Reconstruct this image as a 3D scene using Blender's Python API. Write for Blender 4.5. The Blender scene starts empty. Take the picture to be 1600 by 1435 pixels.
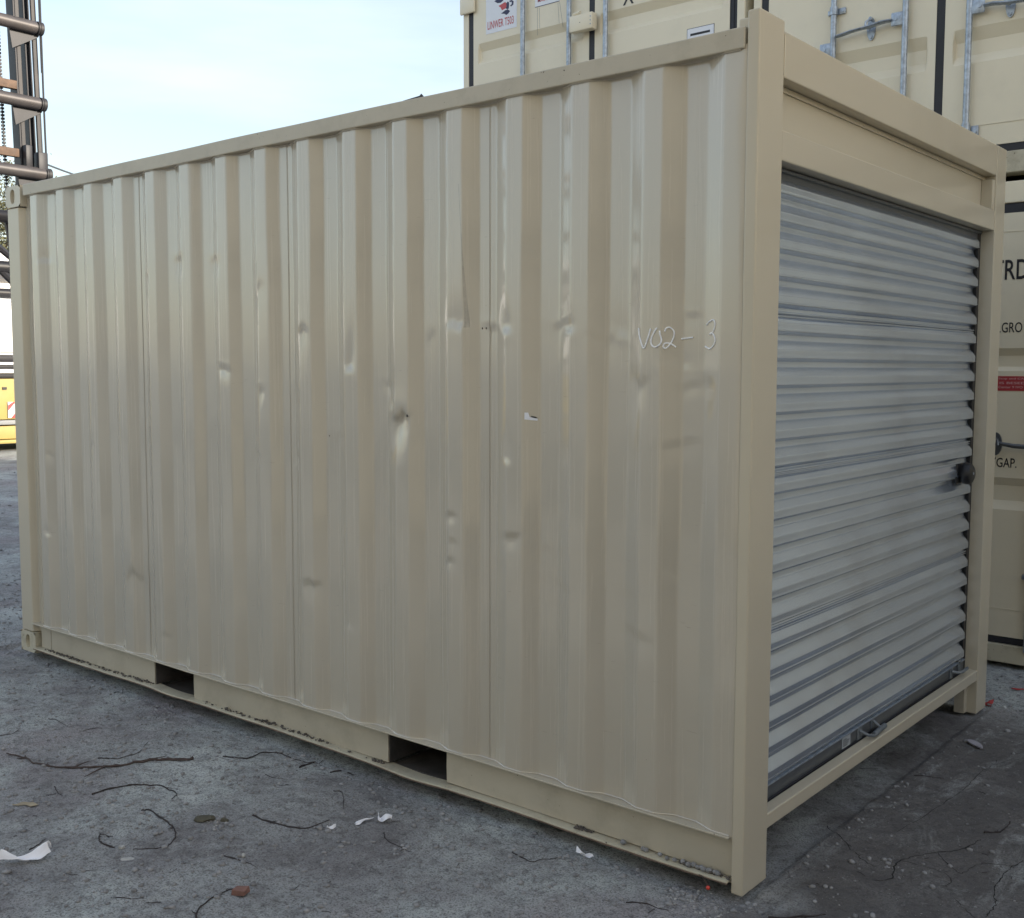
import bpy, bmesh, math, random
import numpy as np
from mathutils import Vector, Matrix, Euler
random.seed(7); rng = np.random.RandomState(11)
S = bpy.context.scene; C = S.collection
R = math.radians

# ------------------------------------------------------------------ camera
CAM = (1.4975, -2.9120, 1.6041)
YAW, PITCH, ROLL, FPX = 2.2632024, -0.0832507, 0.0020861, 1697.73
fw = Vector((math.cos(YAW)*math.cos(PITCH), math.sin(YAW)*math.cos(PITCH), math.sin(PITCH)))
rt = Vector((math.sin(YAW), -math.cos(YAW), 0)); up = rt.cross(fw)
c_, s_ = math.cos(ROLL), math.sin(ROLL)
rt, up = c_*rt + s_*up, -s_*rt + c_*up
cd = bpy.data.cameras.new('camera'); cam = bpy.data.objects.new('camera', cd); C.objects.link(cam)
cam.matrix_world = Matrix(((rt.x, up.x, -fw.x, CAM[0]), (rt.y, up.y, -fw.y, CAM[1]), (rt.z, up.z, -fw.z, CAM[2]), (0, 0, 0, 1)))
cd.sensor_fit = 'HORIZONTAL'; cd.sensor_width = 36.0; cd.lens = FPX/1600*36; cd.clip_start = .05; cd.clip_end = 3000
S.camera = cam
# ------------------------------------------------------------------ sky, sun, exposure
SUN_AZ, SUN_EL = 14.0, 18.0            # azimuth counted from +X towards +Y
W = bpy.data.worlds.new('World'); S.world = W; W.use_nodes = True
nt = W.node_tree; nt.nodes.clear()
sky = nt.nodes.new('ShaderNodeTexSky'); sky.sky_type = 'NISHITA'; sky.sun_disc = False
sky.sun_elevation = R(SUN_EL); sky.sun_rotation = R(90-SUN_AZ)
sky.air_density = 1.3; sky.dust_density = 1.6; sky.ozone_density = 1.6
bgn = nt.nodes.new('ShaderNodeBackground'); bgn.inputs[1].default_value = .15
out = nt.nodes.new('ShaderNodeOutputWorld')
tc = nt.nodes.new('ShaderNodeTexCoord'); mp = nt.nodes.new('ShaderNodeMapping'); mp.inputs['Scale'].default_value = (1, 1, 5)
nz = nt.nodes.new('ShaderNodeTexNoise'); nz.inputs['Scale'].default_value = 2.2; nz.inputs['Detail'].default_value = 6
rp = nt.nodes.new('ShaderNodeValToRGB'); rp.color_ramp.elements[0].position = .42; rp.color_ramp.elements[1].position = .72
rp.color_ramp.elements[0].color = (.20, .20, .20, 1); rp.color_ramp.elements[1].color = (.46, .46, .46, 1)
mxw = nt.nodes.new('ShaderNodeMixRGB'); mxw.inputs[2].default_value = (6.5, 6.8, 7.45, 1)
L = nt.links.new
L(tc.outputs['Generated'], mp.inputs[0]); L(mp.outputs[0], nz.inputs[0]); L(nz.outputs[0], rp.inputs[0]); L(rp.outputs[0], mxw.inputs[0])
L(sky.outputs[0], mxw.inputs[1]); L(mxw.outputs[0], bgn.inputs[0]); L(bgn.outputs[0], out.inputs[0])
sl = bpy.data.lights.new('sun', 'SUN'); so = bpy.data.objects.new('sun', sl); C.objects.link(so)
sl.energy = 4.2; sl.angle = R(.5); sl.color = (1, .9, .76)
sd = Vector((math.cos(R(SUN_AZ))*math.cos(R(SUN_EL)), math.sin(R(SUN_AZ))*math.cos(R(SUN_EL)), math.sin(R(SUN_EL))))
so.rotation_euler = sd.to_track_quat('Z', 'Y').to_euler()
S.view_settings.view_transform = 'Standard'; S.view_settings.look = 'None'; S.view_settings.gamma = 1
S.view_settings.use_curve_mapping = False; S.view_settings.exposure = .68
S.render.engine = 'CYCLES'

# ------------------------------------------------------------------ helpers
def tag(o, label=None, cat=None, group=None, kind=None):
    if label: o['label'] = label
    if cat: o['category'] = cat
    if group: o['group'] = group
    if kind: o['kind'] = kind
    return o
def empty(name, loc, label=None, cat=None, group=None, kind=None):
    o = bpy.data.objects.new(name, None); C.objects.link(o); o.location = loc; o.empty_display_size = .1
    return tag(o, label, cat, group, kind)
def worldloc(o):
    v = Vector(o.location)
    while o.parent: o = o.parent; v += Vector(o.location)
    return v
class MB:
    """collects geometry in world coordinates"""
    def __init__(s): s.v = []; s.f = []; s.sm = []
    def add(s, vs, fs, smooth=False):
        n = len(s.v); s.v += [tuple(v) for v in vs]; s.f += [tuple(i+n for i in f) for f in fs]; s.sm += [smooth]*len(fs); return s
    def box(s, x0, x1, y0, y1, z0, z1, b=0.0):
        if b <= 0:
            vs = [(x, y, z) for z in (z0, z1) for y in (y0, y1) for x in (x0, x1)]
            return s.add(vs, [(0, 2, 3, 1), (4, 5, 7, 6), (0, 1, 5, 4), (2, 6, 7, 3), (0, 4, 6, 2), (1, 3, 7, 5)])
        bm = bmesh.new(); bmesh.ops.create_cube(bm, size=1)
        for v in bm.verts: v.co = Vector(((x0+x1)/2+v.co.x*(x1-x0), (y0+y1)/2+v.co.y*(y1-y0), (z0+z1)/2+v.co.z*(z1-z0)))
        bmesh.ops.bevel(bm, geom=bm.edges[:], offset=b, segments=2, profile=.5, affect='EDGES')
        bm.verts.index_update()
        s.add([v.co[:] for v in bm.verts], [tuple(v.index for v in f.verts) for f in bm.faces], True); bm.free(); return s
    def tube(s, pts, r, n=8, cap=True, smooth=True, flat=1.0):
        pts = [Vector(p) for p in pts]; m = len(pts); rs = r if isinstance(r, (list, tuple)) else [r]*m
        vs = []; prev = None
        for i, p in enumerate(pts):
            t = (pts[min(i+1, m-1)]-pts[max(i-1, 0)]).normalized()
            if prev is None:
                a = Vector((0, 0, 1)) if abs(t.z) < .9 else Vector((1, 0, 0)); u = t.cross(a).normalized()
            else: u = (prev - t*prev.dot(t)).normalized()
            prev = u; w = t.cross(u)
            for k in range(n):
                an = 2*math.pi*k/n; vs.append(p+u*math.cos(an)*rs[i]+w*math.sin(an)*rs[i]*flat)
        fs = [(i*n+k, i*n+(k+1) % n, (i+1)*n+(k+1) % n, (i+1)*n+k) for i in range(m-1) for k in range(n)]
        if cap: fs += [tuple(range(n))[::-1], tuple((m-1)*n+k for k in range(n))]
        return s.add(vs, fs, smooth)
    def prism(s, poly, h, axis='y'):
        """poly in 2-D, extruded over h=(a,b) on the axis"""
        n = len(poly); a, b = h
        def P(p, q): return {'y': (p[0], q, p[1]), 'x': (q, p[0], p[1]), 'z': (p[0], p[1], q)}[axis]
        vs = [P(p, a) for p in poly]+[P(p, b) for p in poly]
        fs = [tuple(range(n)), tuple(range(n, 2*n))[::-1]]+[(i, i+n, (i+1) % n+n, (i+1) % n) for i in range(n)]
        return s.add(vs, fs)
    def ell(s, c, r, n=10, m=6, jit=0):
        vs = []; rr = random.Random(int(abs(c[0]*991+c[1]*77)*100))
        for j in range(m+1):
            th = math.pi*j/m
            for k in range(n):
                ph = 2*math.pi*k/n; q = 1+rr.uniform(-jit, jit)
                vs.append((c[0]+r[0]*q*math.sin(th)*math.cos(ph), c[1]+r[1]*q*math.sin(th)*math.sin(ph), c[2]+r[2]*q*math.cos(th)))
        fs = [(j*n+k, (j+1)*n+k, (j+1)*n+(k+1) % n, j*n+(k+1) % n) for j in range(m) for k in range(n)]
        return s.add(vs, fs, jit < .05)
    def build(s, name, mat, parent=None, bevel=0, label=None, sharp=True):
        me = bpy.data.meshes.new(name); me.from_pydata(s.v, [], s.f); me.update()
        o = bpy.data.objects.new(name, me); C.objects.link(o)
        bm = bmesh.new(); bm.from_mesh(me); bmesh.ops.remove_doubles(bm, verts=bm.verts[:], dist=1e-6)
        bmesh.ops.recalc_face_normals(bm, faces=bm.faces[:]); bm.to_mesh(me); bm.free()
        if any(s.sm): me.shade_smooth(); 
        if any(s.sm) and sharp:
            try: me.set_sharp_from_angle(angle=R(38))
            except Exception: pass
        me.materials.append(mat)
        if parent is not None:
            off = worldloc(parent); me.transform(Matrix.Translation(-off)); o.parent = parent
        else:
            ctr = sum((Vector(v.co) for v in me.vertices), Vector())/max(1, len(me.vertices))
            ctr.z = min(v.co.z for v in me.vertices)
            me.transform(Matrix.Translation(-ctr)); o.location = ctr
        if bevel:
            bv = o.modifiers.new('bevel', 'BEVEL'); bv.width = bevel; bv.segments = 2; bv.limit_method = 'ANGLE'; bv.angle_limit = R(40)
            bv.harden_normals = False
        if label: o['label'] = label
        return o
def children(o): return [c for c in bpy.data.objects if c.parent == o]
def copy_tree(o, parent=None, skip=()):
    c = o.copy(); C.objects.link(c); c.parent = parent
    for ch in children(o):
        if ch.name.split('.')[0] not in skip: copy_tree(ch, c, skip)
    return c
def text(name, body, size, mat, parent, origin, xs=1.0, ax='y', bold=0, shear=0, thick=.0006, spacing=1):
    """flat lettering on a plane facing -y; origin = left foot of the text"""
    cu = bpy.data.curves.new(name, 'FONT'); cu.body = body; cu.size = size; cu.extrude = thick; cu.shear = shear; cu.offset = bold; cu.space_character = spacing
    cu.resolution_u = 3
    t = bpy.data.objects.new(name, cu); C.objects.link(t)
    dg = bpy.context.evaluated_depsgraph_get(); me = bpy.data.meshes.new_from_object(t.evaluated_get(dg))
    bpy.data.objects.remove(t)
    me.transform(Matrix.Translation(Vector(origin)) @ (Euler((R(90), 0, 0)).to_matrix().to_4x4() if ax == 'y' else Euler((R(90), 0, R(90))).to_matrix().to_4x4()) @ Matrix.Diagonal((xs, 1, 1, 1)))
    me.transform(Matrix.Translation(-worldloc(parent))); me.materials.clear(); me.materials.append(mat)
    o = bpy.data.objects.new(name, me); C.objects.link(o); o.parent = parent; return o

# ------------------------------------------------------------------ materials
def mat(name, col, rough=.5, metal=0, var=.08, vscale=3., grime=None, gscale=2., gamt=.3, bump=0, bscale=60., spec=.5, rvar=.0, speck=0, speckcol=(.05, .03, .02), coat=0):
    m = bpy.data.materials.new(name); m.use_nodes = True; n = m.node_tree.nodes; l = m.node_tree.links.new
    p = n['Principled BSDF']; p.inputs['Metallic'].default_value = metal; p.inputs['Roughness'].default_value = rough
    p.inputs['Specular IOR Level'].default_value = spec
    if coat: p.inputs['Coat Weight'].default_value = coat; p.inputs['Coat Roughness'].default_value = .07; p.inputs['Coat IOR'].default_value = 1.65
    g = n.new('ShaderNodeNewGeometry')
    def noise(sc, det=5, ro=.6):
        x = n.new('ShaderNodeTexNoise'); x.inputs['Scale'].default_value = sc; x.inputs['Detail'].default_value = det; x.inputs['Roughness'].default_value = ro
        l(g.outputs['Position'], x.inputs['Vector']); return x.outputs['Fac']
    def ramp(src, a, b, c0=(0, 0, 0, 1), c1=(1, 1, 1, 1)):
        r = n.new('ShaderNodeValToRGB'); r.color_ramp.elements[0].position = a; r.color_ramp.elements[1].position = b
        r.color_ramp.elements[0].color = c0; r.color_ramp.elements[1].color = c1; l(src, r.inputs[0]); return r.outputs[0]
    def mix(f, a, b):
        x = n.new('ShaderNodeMixRGB')
        l(f, x.inputs[0])
        for i, q in ((1, a), (2, b)):
            if isinstance(q, tuple): x.inputs[i].default_value = q+(1,) if len(q) == 3 else q
            else: l(q, x.inputs[i])
        return x.outputs[0]
    lo = tuple(c*(1-var) for c in col); hi = tuple(min(1, c*(1+var)) for c in col)
    cc = ramp(noise(vscale), .3, .7, lo+(1,), hi+(1,))
    if grime:
        f = ramp(noise(gscale, 8, .7), .5, .75, (0, 0, 0, 1), (gamt, gamt, gamt, 1)); cc = mix(f, cc, grime)
    if speck:
        f = ramp(noise(90, 3, .5), speck, speck+.02); cc = mix(f, cc, speckcol)
    l(cc, p.inputs['Base Color'])
    if rvar:
        mr = n.new('ShaderNodeMapRange'); l(noise(vscale*2.3, 6, .65), mr.inputs[0]); mr.inputs[1].default_value = .3; mr.inputs[2].default_value = .7
        mr.inputs[3].default_value = rough-rvar; mr.inputs[4].default_value = rough+rvar; l(mr.outputs[0], p.inputs['Roughness'])
    if bump:
        b = n.new('ShaderNodeBump'); b.inputs['Strength'].default_value = bump; b.inputs['Distance'].default_value = .004
        l(noise(bscale, 4, .6), b.inputs['Height']); l(b.outputs[0], p.inputs['Normal'])
    m['_n'] = 1
    return m
M = {}
M['beige'] = mat('beige_paint', (.465, .420, .340), .24, var=.03, vscale=1.4, grime=(.40, .37, .31), gscale=.9, gamt=.16, speck=.80, coat=.8)
M['beige2'] = mat('beige_frame_paint', (.505, .452, .350), .30, var=.03, vscale=1.5, grime=(.40, .36, .29), gscale=1.5, gamt=.18, speck=.81, coat=.25)
M['cream'] = mat('cream_paint', (.74, .67, .52), .38, var=.03, vscale=1.3, grime=(.45, .41, .33), gscale=1.6, gamt=.25, speck=.80, coat=.2)
M['dirty_cream'] = mat('dirty_cream_paint', (.50, .46, .35), .5, var=.08, vscale=3, grime=(.16, .12, .08), gscale=6, gamt=.6, speck=.70, bump=.1)
M['rail'] = mat('dirty_rail_paint', (.455, .41, .322), .36, var=.06, vscale=2, grime=(.20, .17, .12), gscale=5, gamt=.35, speck=.73, bump=.08, bscale=150)
M['rust'] = mat('rusty_edge', (.16, .11, .085), .8, var=.35, vscale=20, bump=.5, bscale=90)
M['dark_in'] = mat('dark_rusted_steel', (.055, .05, .048), .8, var=.4, vscale=12, bump=.3)
M['floor'] = mat('plywood_floor', (.12, .08, .05), .7)
M['galv'] = mat('galvanised_steel', (.36, .41, .48), .40, metal=.6, var=.30, vscale=38, grime=(.18, .20, .24), gscale=22, gamt=.6, bump=.12, bscale=70)
M['door'] = mat('galvanised_curtain', (.62, .69, .80), .24, metal=.85, var=.04, vscale=2, grime=(.34, .34, .34), gscale=1.6, gamt=.35)
M['bar'] = mat('grey_steel_bar', (.12, .13, .145), .38, metal=.5, var=.1, vscale=10)
M['black'] = mat('black_plastic', (.012, .012, .014), .4, var=.2)
M['rubber'] = mat('black_rubber', (.016, .017, .024), .55, var=.3, vscale=8)
M['steel_dull'] = mat('dull_steel', (.17, .19, .21), .5, metal=.4, var=.2, vscale=20)
M['steel_plate'] = mat('faded_label', (.34, .37, .40), .5)
M['chalk'] = mat('white_chalk', (.86, .87, .90), .9, var=.15, vscale=60)
M['ink'] = mat('black_ink', (.015, .015, .02), .5)
M['sticker'] = mat('white_sticker', (.74, .76, .82), .4, var=.03)
M['redink'] = mat('red_ink', (.52, .09, .10), .5, var=.1, vscale=20)
M['blueink'] = mat('navy_ink', (.03, .035, .09), .5)
M['redlabel'] = mat('red_label', (.38, .035, .045), .45, var=.05)
M['pinkink'] = mat('pale_print', (.66, .42, .42), .5)
M['paper'] = mat('white_paper', (.78, .79, .84), .8, var=.04, vscale=30)
M['twig'] = mat('dark_twig', (.035, .028, .028), .9, var=.3, vscale=40, bump=.4)
M['twig2'] = mat('brown_twig', (.06, .043, .038), .9, var=.3, vscale=40, bump=.4)
M['pebble'] = mat('grey_pebble', (.23, .23, .235), .9, var=.4, vscale=25, bump=.3, bscale=120)
M['pebble_light'] = mat('pale_pebble', (.36, .36, .35), .9, var=.3, vscale=25, bump=.3)
M['dirt'] = mat('caked_dirt', (.10, .088, .078), .95, var=.45, vscale=60, bump=.6, bscale=110)
M['brick'] = mat('worn_brick', (.20, .105, .085), .9, var=.2, vscale=20, bump=.4, bscale=80)
M['clod'] = mat('mossy_chunk', (.075, .07, .05), .95, var=.3, vscale=30, bump=.5)
M['leaf'] = mat('dry_leaf', (.30, .25, .17), .8, var=.2, vscale=20)
M['redscrap'] = mat('red_scrap', (.33, .03, .03), .6)
M['sole'] = mat('worn_grey_sole', (.30, .29, .33), .8, var=.15, vscale=30)
M['mast'] = mat('mast_steel', (.035, .034, .037), .55, metal=.1, var=.25, vscale=5, grime=(.08, .06, .05), gscale=3, gamt=.4, bump=.1)
M['mastdark'] = mat('dark_mast_steel', (.018, .018, .024), .5, var=.3, vscale=5)
M['tubem'] = mat('brown_grey_tube', (.085, .077, .077), .42, metal=.2, var=.18, vscale=6, grime=(.13, .095, .075), gscale=5, gamt=.35)
M['rustbar'] = mat('rusty_crossbar', (.15, .095, .065), .7, var=.3, vscale=12, grime=(.10, .08, .07), gscale=9, gamt=.6)
M['yellow'] = mat('yellow_paint', (.40, .31, .11), .4, var=.05, vscale=1.5, grime=(.42, .36, .2), gscale=2, gamt=.3)
M['white'] = mat('white_paint', (.80, .80, .80), .4, var=.03)
M['black2'] = mat('black_frame', (.014, .014, .018), .45, var=.2)
M['greyrail'] = mat('grey_rail', (.25, .26, .27), .5)
M['red'] = mat('hazard_red', (.42, .05, .05), .5)
M['bark'] = mat('bark', (.11, .085, .065), .9, var=.3, vscale=8, bump=.6, bscale=20)
M['foliage'] = mat('foliage', (.10, .125, .055), .7, var=.45, vscale=2.5)
M['foliage2'] = mat('pale_foliage', (.12, .12, .06), .7, var=.35, vscale=2.5)

def scuff_beige():
    """the beige wall paint gets the long grey scrape and small chips the photo shows"""
    m = M['beige']; n = m.node_tree.nodes; l = m.node_tree.links.new; p = n['Principled BSDF']
    src = p.inputs['Base Color'].links[0].from_socket
    g = n.new('ShaderNodeNewGeometry'); sp = n.new('ShaderNodeSeparateXYZ'); l(g.outputs['Position'], sp.inputs[0])
    def math_(op, a, b=None, c=None):
        x = n.new('ShaderNodeMath'); x.operation = op
        for i, q in enumerate((a, b, c)):
            if q is None: continue
            if isinstance(q, (int, float)): x.inputs[i].default_value = q
            else: l(q, x.inputs[i])
        return x.outputs[0]
    X, Z = sp.outputs[0], sp.outputs[2]
    # centre line x = -1.157 + curve, z from 1.78 to 2.28
    t = math_('DIVIDE', math_('SUBTRACT', 2.26, Z), .50)
    cx = math_('MULTIPLY_ADD', t, .030, -1.172)
    dx = math_('ABSOLUTE', math_('SUBTRACT', X, cx))
    w = math_('MULTIPLY_ADD', math_('POWER', math_('MAXIMUM', t, 0), 3.0), .009, .0018)
    nx = n.new('ShaderNodeTexNoise'); nx.inputs['Scale'].default_value = 45; nx.inputs['Detail'].default_value = 3; l(g.outputs['Position'], nx.inputs['Vector'])
    inside = math_('LESS_THAN', dx, w); z0 = math_('GREATER_THAN', t, 0); z1 = math_('LESS_THAN', t, 1.02)
    f = math_('MULTIPLY', math_('MULTIPLY', inside, z0), math_('MULTIPLY', z1, math_('MULTIPLY', nx.outputs['Fac'], .9)))
    mx = n.new('ShaderNodeMixRGB'); l(math_('MULTIPLY', f, .75), mx.inputs[0]); l(src, mx.inputs[1]); mx.inputs[2].default_value = (.17, .17, .17, 1)
    mp_ = n.new('ShaderNodeMapping'); mp_.inputs['Scale'].default_value = (45, 45, .9); l(g.outputs['Position'], mp_.inputs[0])
    n2 = n.new('ShaderNodeTexNoise'); n2.inputs['Scale'].default_value = 1; n2.inputs['Detail'].default_value = 6; n2.inputs['Roughness'].default_value = .65; l(mp_.outputs[0], n2.inputs['Vector'])
    r2 = n.new('ShaderNodeValToRGB'); r2.color_ramp.elements[0].position = .56; r2.color_ramp.elements[1].position = .78; r2.color_ramp.elements[1].color = (.13, .13, .13, 1); l(n2.outputs['Fac'], r2.inputs[0])
    m2 = n.new('ShaderNodeMixRGB'); l(r2.outputs[0], m2.inputs[0]); l(mx.outputs[0], m2.inputs[1]); m2.inputs[2].default_value = (.34, .29, .22, 1)
    # fine scratches, sparse
    mp3 = n.new('ShaderNodeMapping'); mp3.inputs['Scale'].default_value = (14, 14, 150); mp3.inputs['Rotation'].default_value = (0, R(12), 0); l(g.outputs['Position'], mp3.inputs[0])
    n3 = n.new('ShaderNodeTexNoise'); n3.inputs['Scale'].default_value = 1; n3.inputs['Detail'].default_value = 2; l(mp3.outputs[0], n3.inputs['Vector'])
    r3 = n.new('ShaderNodeValToRGB'); r3.color_ramp.elements[0].position = .74; r3.color_ramp.elements[1].position = .77; r3.color_ramp.elements[1].color = (.4, .4, .4, 1); l(n3.outputs['Fac'], r3.inputs[0])
    m3 = n.new('ShaderNodeMixRGB'); l(r3.outputs[0], m3.inputs[0]); l(m2.outputs[0], m3.inputs[1]); m3.inputs[2].default_value = (.26, .24, .21, 1)
    l(m3.outputs[0], p.inputs['Base Color'])
    # roughness varies with the same grime
    mr = n.new('ShaderNodeMapRange'); l(n2.outputs['Fac'], mr.inputs[0]); mr.inputs[1].default_value = .35; mr.inputs[2].default_value = .7; mr.inputs[3].default_value = .22; mr.inputs[4].default_value = .30; l(mr.outputs[0], p.inputs['Roughness'])
scuff_beige()

# ground material: dusty packed dirt on the left, bare dark asphalt on the right
def ground_mat():
    m = bpy.data.materials.new('dusty_yard'); m.use_nodes = True; n = m.node_tree.nodes; l = m.node_tree.links.new; p = n['Principled BSDF']
    g = n.new('ShaderNodeNewGeometry')
    def noise(sc, det=6, ro=.6, dist=0):
        x = n.new('ShaderNodeTexNoise'); x.inputs['Scale'].default_value = sc; x.inputs['Detail'].default_value = det; x.inputs['Roughness'].default_value = ro
        x.inputs['Distortion'].default_value = dist; l(g.outputs['Position'], x.inputs['Vector']); return x.outputs['Fac']
    def ramp(src, *st):
        r = n.new('ShaderNodeValToRGB'); e = r.color_ramp.elements
        while len(e) < len(st): e.new(.5)
        for q, (po, v) in zip(e, st): q.position = po; q.color = (v, v, v, 1) if isinstance(v, (int, float)) else tuple(v)+(1,)
        l(src, r.inputs[0]); return r.outputs[0]
    def mix(f, a, b, mode='MIX'):
        x = n.new('ShaderNodeMixRGB'); x.blend_type = mode
        for i, q in ((0, f), (1, a), (2, b)):
            if isinstance(q, (int, float)): x.inputs[i].default_value = q
            elif isinstance(q, tuple): x.inputs[i].default_value = q+(1,)
            else: l(q, x.inputs[i])
        return x.outputs[0]
    def math_(op, a, b=0., c=0.):
        x = n.new('ShaderNodeMath'); x.operation = op
        for i, q in enumerate((a, b, c)):
            if isinstance(q, (int, float)): x.inputs[i].default_value = q
            else: l(q, x.inputs[i])
        return x.outputs[0]
    dust = ramp(noise(1.1, 8, .62, .6), (.34, (.21, .205, .212)), (.46, (.325, .335, .337)), (.56, (.42, .447, .442)), (.68, (.54, .565, .555)))
    purp = ramp(noise(.8, 5, .6), (.50, 0), (.60, .6)); dust = mix(purp, dust, (.285, .250, .262))
    asph = ramp(noise(1.9, 8, .68, .8), (.3, (.095, .090, .088)), (.5, (.15, .143, .140)), (.66, (.22, .215, .212)), (.8, (.32, .32, .315)))
    sp = n.new('ShaderNodeSeparateXYZ'); l(g.outputs['Position'], sp.inputs[0])
    # boundary: asphalt is bare where people walk, in front of the door
    d = math_('ADD', sp.outputs[0], math_('MULTIPLY', sp.outputs[1], .12))
    d = math_('ADD', d, math_('MULTIPLY_ADD', noise(2.3, 6, .65), 1.0, -.5))
    f = ramp(math_('MULTIPLY_ADD', d, .5, .5), (.48, 0), (.58, 1))
    far = ramp(math_('MULTIPLY_ADD', sp.outputs[1], .1, .5), (.70, 1), (.76, 0))
    far2 = ramp(math_('MULTIPLY_ADD', sp.outputs[0], .1, .5), (.0, 1), (.9, 1))
    f = math_('MULTIPLY', f, far)
    col = mix(f, dust, asph)
    # pale wash-out streaks
    mpn = n.new('ShaderNodeMapping'); mpn.inputs['Scale'].default_value = (2.2, .9, 1); mpn.inputs['Rotation'].default_value = (0, 0, R(35)); l(g.outputs['Position'], mpn.inputs[0])
    ns = n.new('ShaderNodeTexNoise'); ns.inputs['Scale'].default_value = 2.4; ns.inputs['Detail'].default_value = 9; ns.inputs['Roughness'].default_value = .7; ns.inputs['Distortion'].default_value = 1.5; l(mpn.outputs[0], ns.inputs['Vector'])
    col = mix(ramp(ns.outputs['Fac'], (.54, 0), (.64, .5)), col, (.42, .44, .435))
    # speckle of grit
    gr = noise(150, 3, .7); col = mix(ramp(gr, (.38, .75), (.50, 0)), col, (.085, .082, .082))
    col = mix(ramp(noise(110, 2, .5), (.70, 0), (.74, .7)), col, (.42, .42, .40))
    col = mix(ramp(noise(30, 6, .75), (.32, .75), (.48, 0)), col, (.065, .06, .06))
    col = mix(ramp(noise(9, 6, .75), (.34, .5), (.50, 0)), col, (.09, .085, .088))
    l(col, p.inputs['Base Color']); p.inputs['Roughness'].default_value = .88; p.inputs['Specular IOR Level'].default_value = .3
    h = math_('ADD', math_('MULTIPLY', noise(150, 4, .7), .5), math_('MULTIPLY', noise(34, 6, .7), 1.0))
    b = n.new('ShaderNodeBump'); b.inputs['Strength'].default_value = 1; b.inputs['Distance'].default_value = .011; l(h, b.inputs['Height']); l(b.outputs[0], p.inputs['Normal'])
    return m
M['ground'] = ground_mat()

# ------------------------------------------------------------------ ground sheet
VT = {}
def vnoise(x, y, seed):
    if seed not in VT: VT[seed] = np.random.RandomState(seed).rand(256, 256)
    T = VT[seed]
    xi = np.floor(x).astype(int); yi = np.floor(y).astype(int); fx = x-xi; fy = y-yi
    fx = fx*fx*(3-2*fx); fy = fy*fy*(3-2*fy)
    a = T[xi % 256, yi % 256]; b = T[(xi+1) % 256, yi % 256]; c = T[xi % 256, (yi+1) % 256]; d = T[(xi+1) % 256, (yi+1) % 256]
    return (a*(1-fx)+b*fx)*(1-fy)+(c*(1-fx)+d*fx)*fy - .5
def gheight(x, y):
    x = np.asarray(x, float); y = np.asarray(y, float)
    h = .014*vnoise(x*1.3, y*1.3, 1)+.012*vnoise(x*3.7, y*3.7, 2)+.009*vnoise(x*9, y*9, 3)+.006*vnoise(x*23, y*23, 4)+.0045*vnoise(x*47, y*47, 5)
    inside = (x > -4.62) & (x < .02) & (y > -.05) & (y < 2.5)
    near = np.clip(1-np.minimum(np.abs(y+.02), 1)/.25, 0, 1)*((x > -4.7) & (x < .1))
    h = h - .020*near
    right = np.clip((x-0)/.5, 0, 1); h = h*(1-.45*right)
    return np.where(inside, np.minimum(h, -.004)-.012, h) - .004
def axis(a, b, step, lo, hi):
    c = list(np.arange(a, b, step)); s = step; v = a
    L_ = []
    while v > lo: s *= 1.18; v -= s; L_.append(v)
    s = step; v = c[-1]; R_ = []
    while v < hi: s *= 1.18; v += s; R_.append(v)
    return np.array(L_[::-1]+c+R_)
gx = axis(-5.2, 1.4, .014, -900, 900); gy = axis(-2.0, 3.3, .014, -900, 900)
GX, GY = np.meshgrid(gx, gy, indexing='ij'); GZ = gheight(GX, GY); nx_, ny_ = GX.shape
fade = np.clip(1-(np.maximum(np.abs(GX+2)-10, 0)+np.maximum(np.abs(GY)-10, 0))/20, 0, 1); GZ = GZ*fade
me = bpy.data.meshes.new('ground'); me.vertices.add(nx_*ny_)
me.vertices.foreach_set('co', np.stack([GX, GY, GZ], -1).reshape(-1).astype('f4'))
idx = np.arange(nx_*ny_).reshape(nx_, ny_); q = np.stack([idx[:-1, :-1], idx[1:, :-1], idx[1:, 1:], idx[:-1, 1:]], -1).reshape(-1, 4)
me.loops.add(q.size); me.polygons.add(len(q)); me.loops.foreach_set('vertex_index', q.reshape(-1).astype('i4'))
me.polygons.foreach_set('loop_start', np.arange(0, q.size, 4, dtype='i4')); me.update(calc_edges=True); me.validate()
me.shade_smooth(); me.materials.append(M['ground'])
ground = bpy.data.objects.new('ground', me); C.objects.link(ground); tag(ground, kind='structure')
def gz(x, y): return float(gheight(x, y))
# cracks: thin dark fissure strips lying in the asphalt
def smooth_poly(pts, sub=6, jit=0.0, rnd=random):
    out_ = []
    P = [Vector(p) for p in pts]
    for i in range(len(P)-1):
        p0 = P[max(i-1, 0)]; p1 = P[i]; p2 = P[i+1]; p3 = P[min(i+2, len(P)-1)]
        for k in range(sub):
            t = k/sub
            v = .5*((2*p1)+(-p0+p2)*t+(2*p0-5*p1+4*p2-p3)*t*t+(-p0+3*p1-3*p2+p3)*t**3)
            out_.append(v+Vector([rnd.uniform(-jit, jit) for _ in v]))
    out_.append(P[-1]); return out_
def crack(pts, w):
    b = MB(); P = smooth_poly([(x, y) for x, y in pts], 10, .004); vs = []
    for i, p in enumerate(P):
        t = (P[min(i+1, len(P)-1)]-P[max(i-1, 0)]).normalized(); nn = Vector((-t.y, t.x)); ww = w*(.35+random.random())*(1 if 0 < i < len(P)-1 else .1)
        for s in (-1, 1):
            q = p+nn*ww*s*.5; vs.append((q.x, q.y, gz(q.x, q.y)+.0012))
    b.add(vs, [(2*i, 2*i+1, 2*i+3, 2*i+2) for i in range(len(P)-1)])
    return b.build('crack', M['ink_crack'], ground)
M['ink_crack'] = mat('crack_shadowed_dirt', (.022, .021, .020), .95, var=.3, vscale=50)
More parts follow.
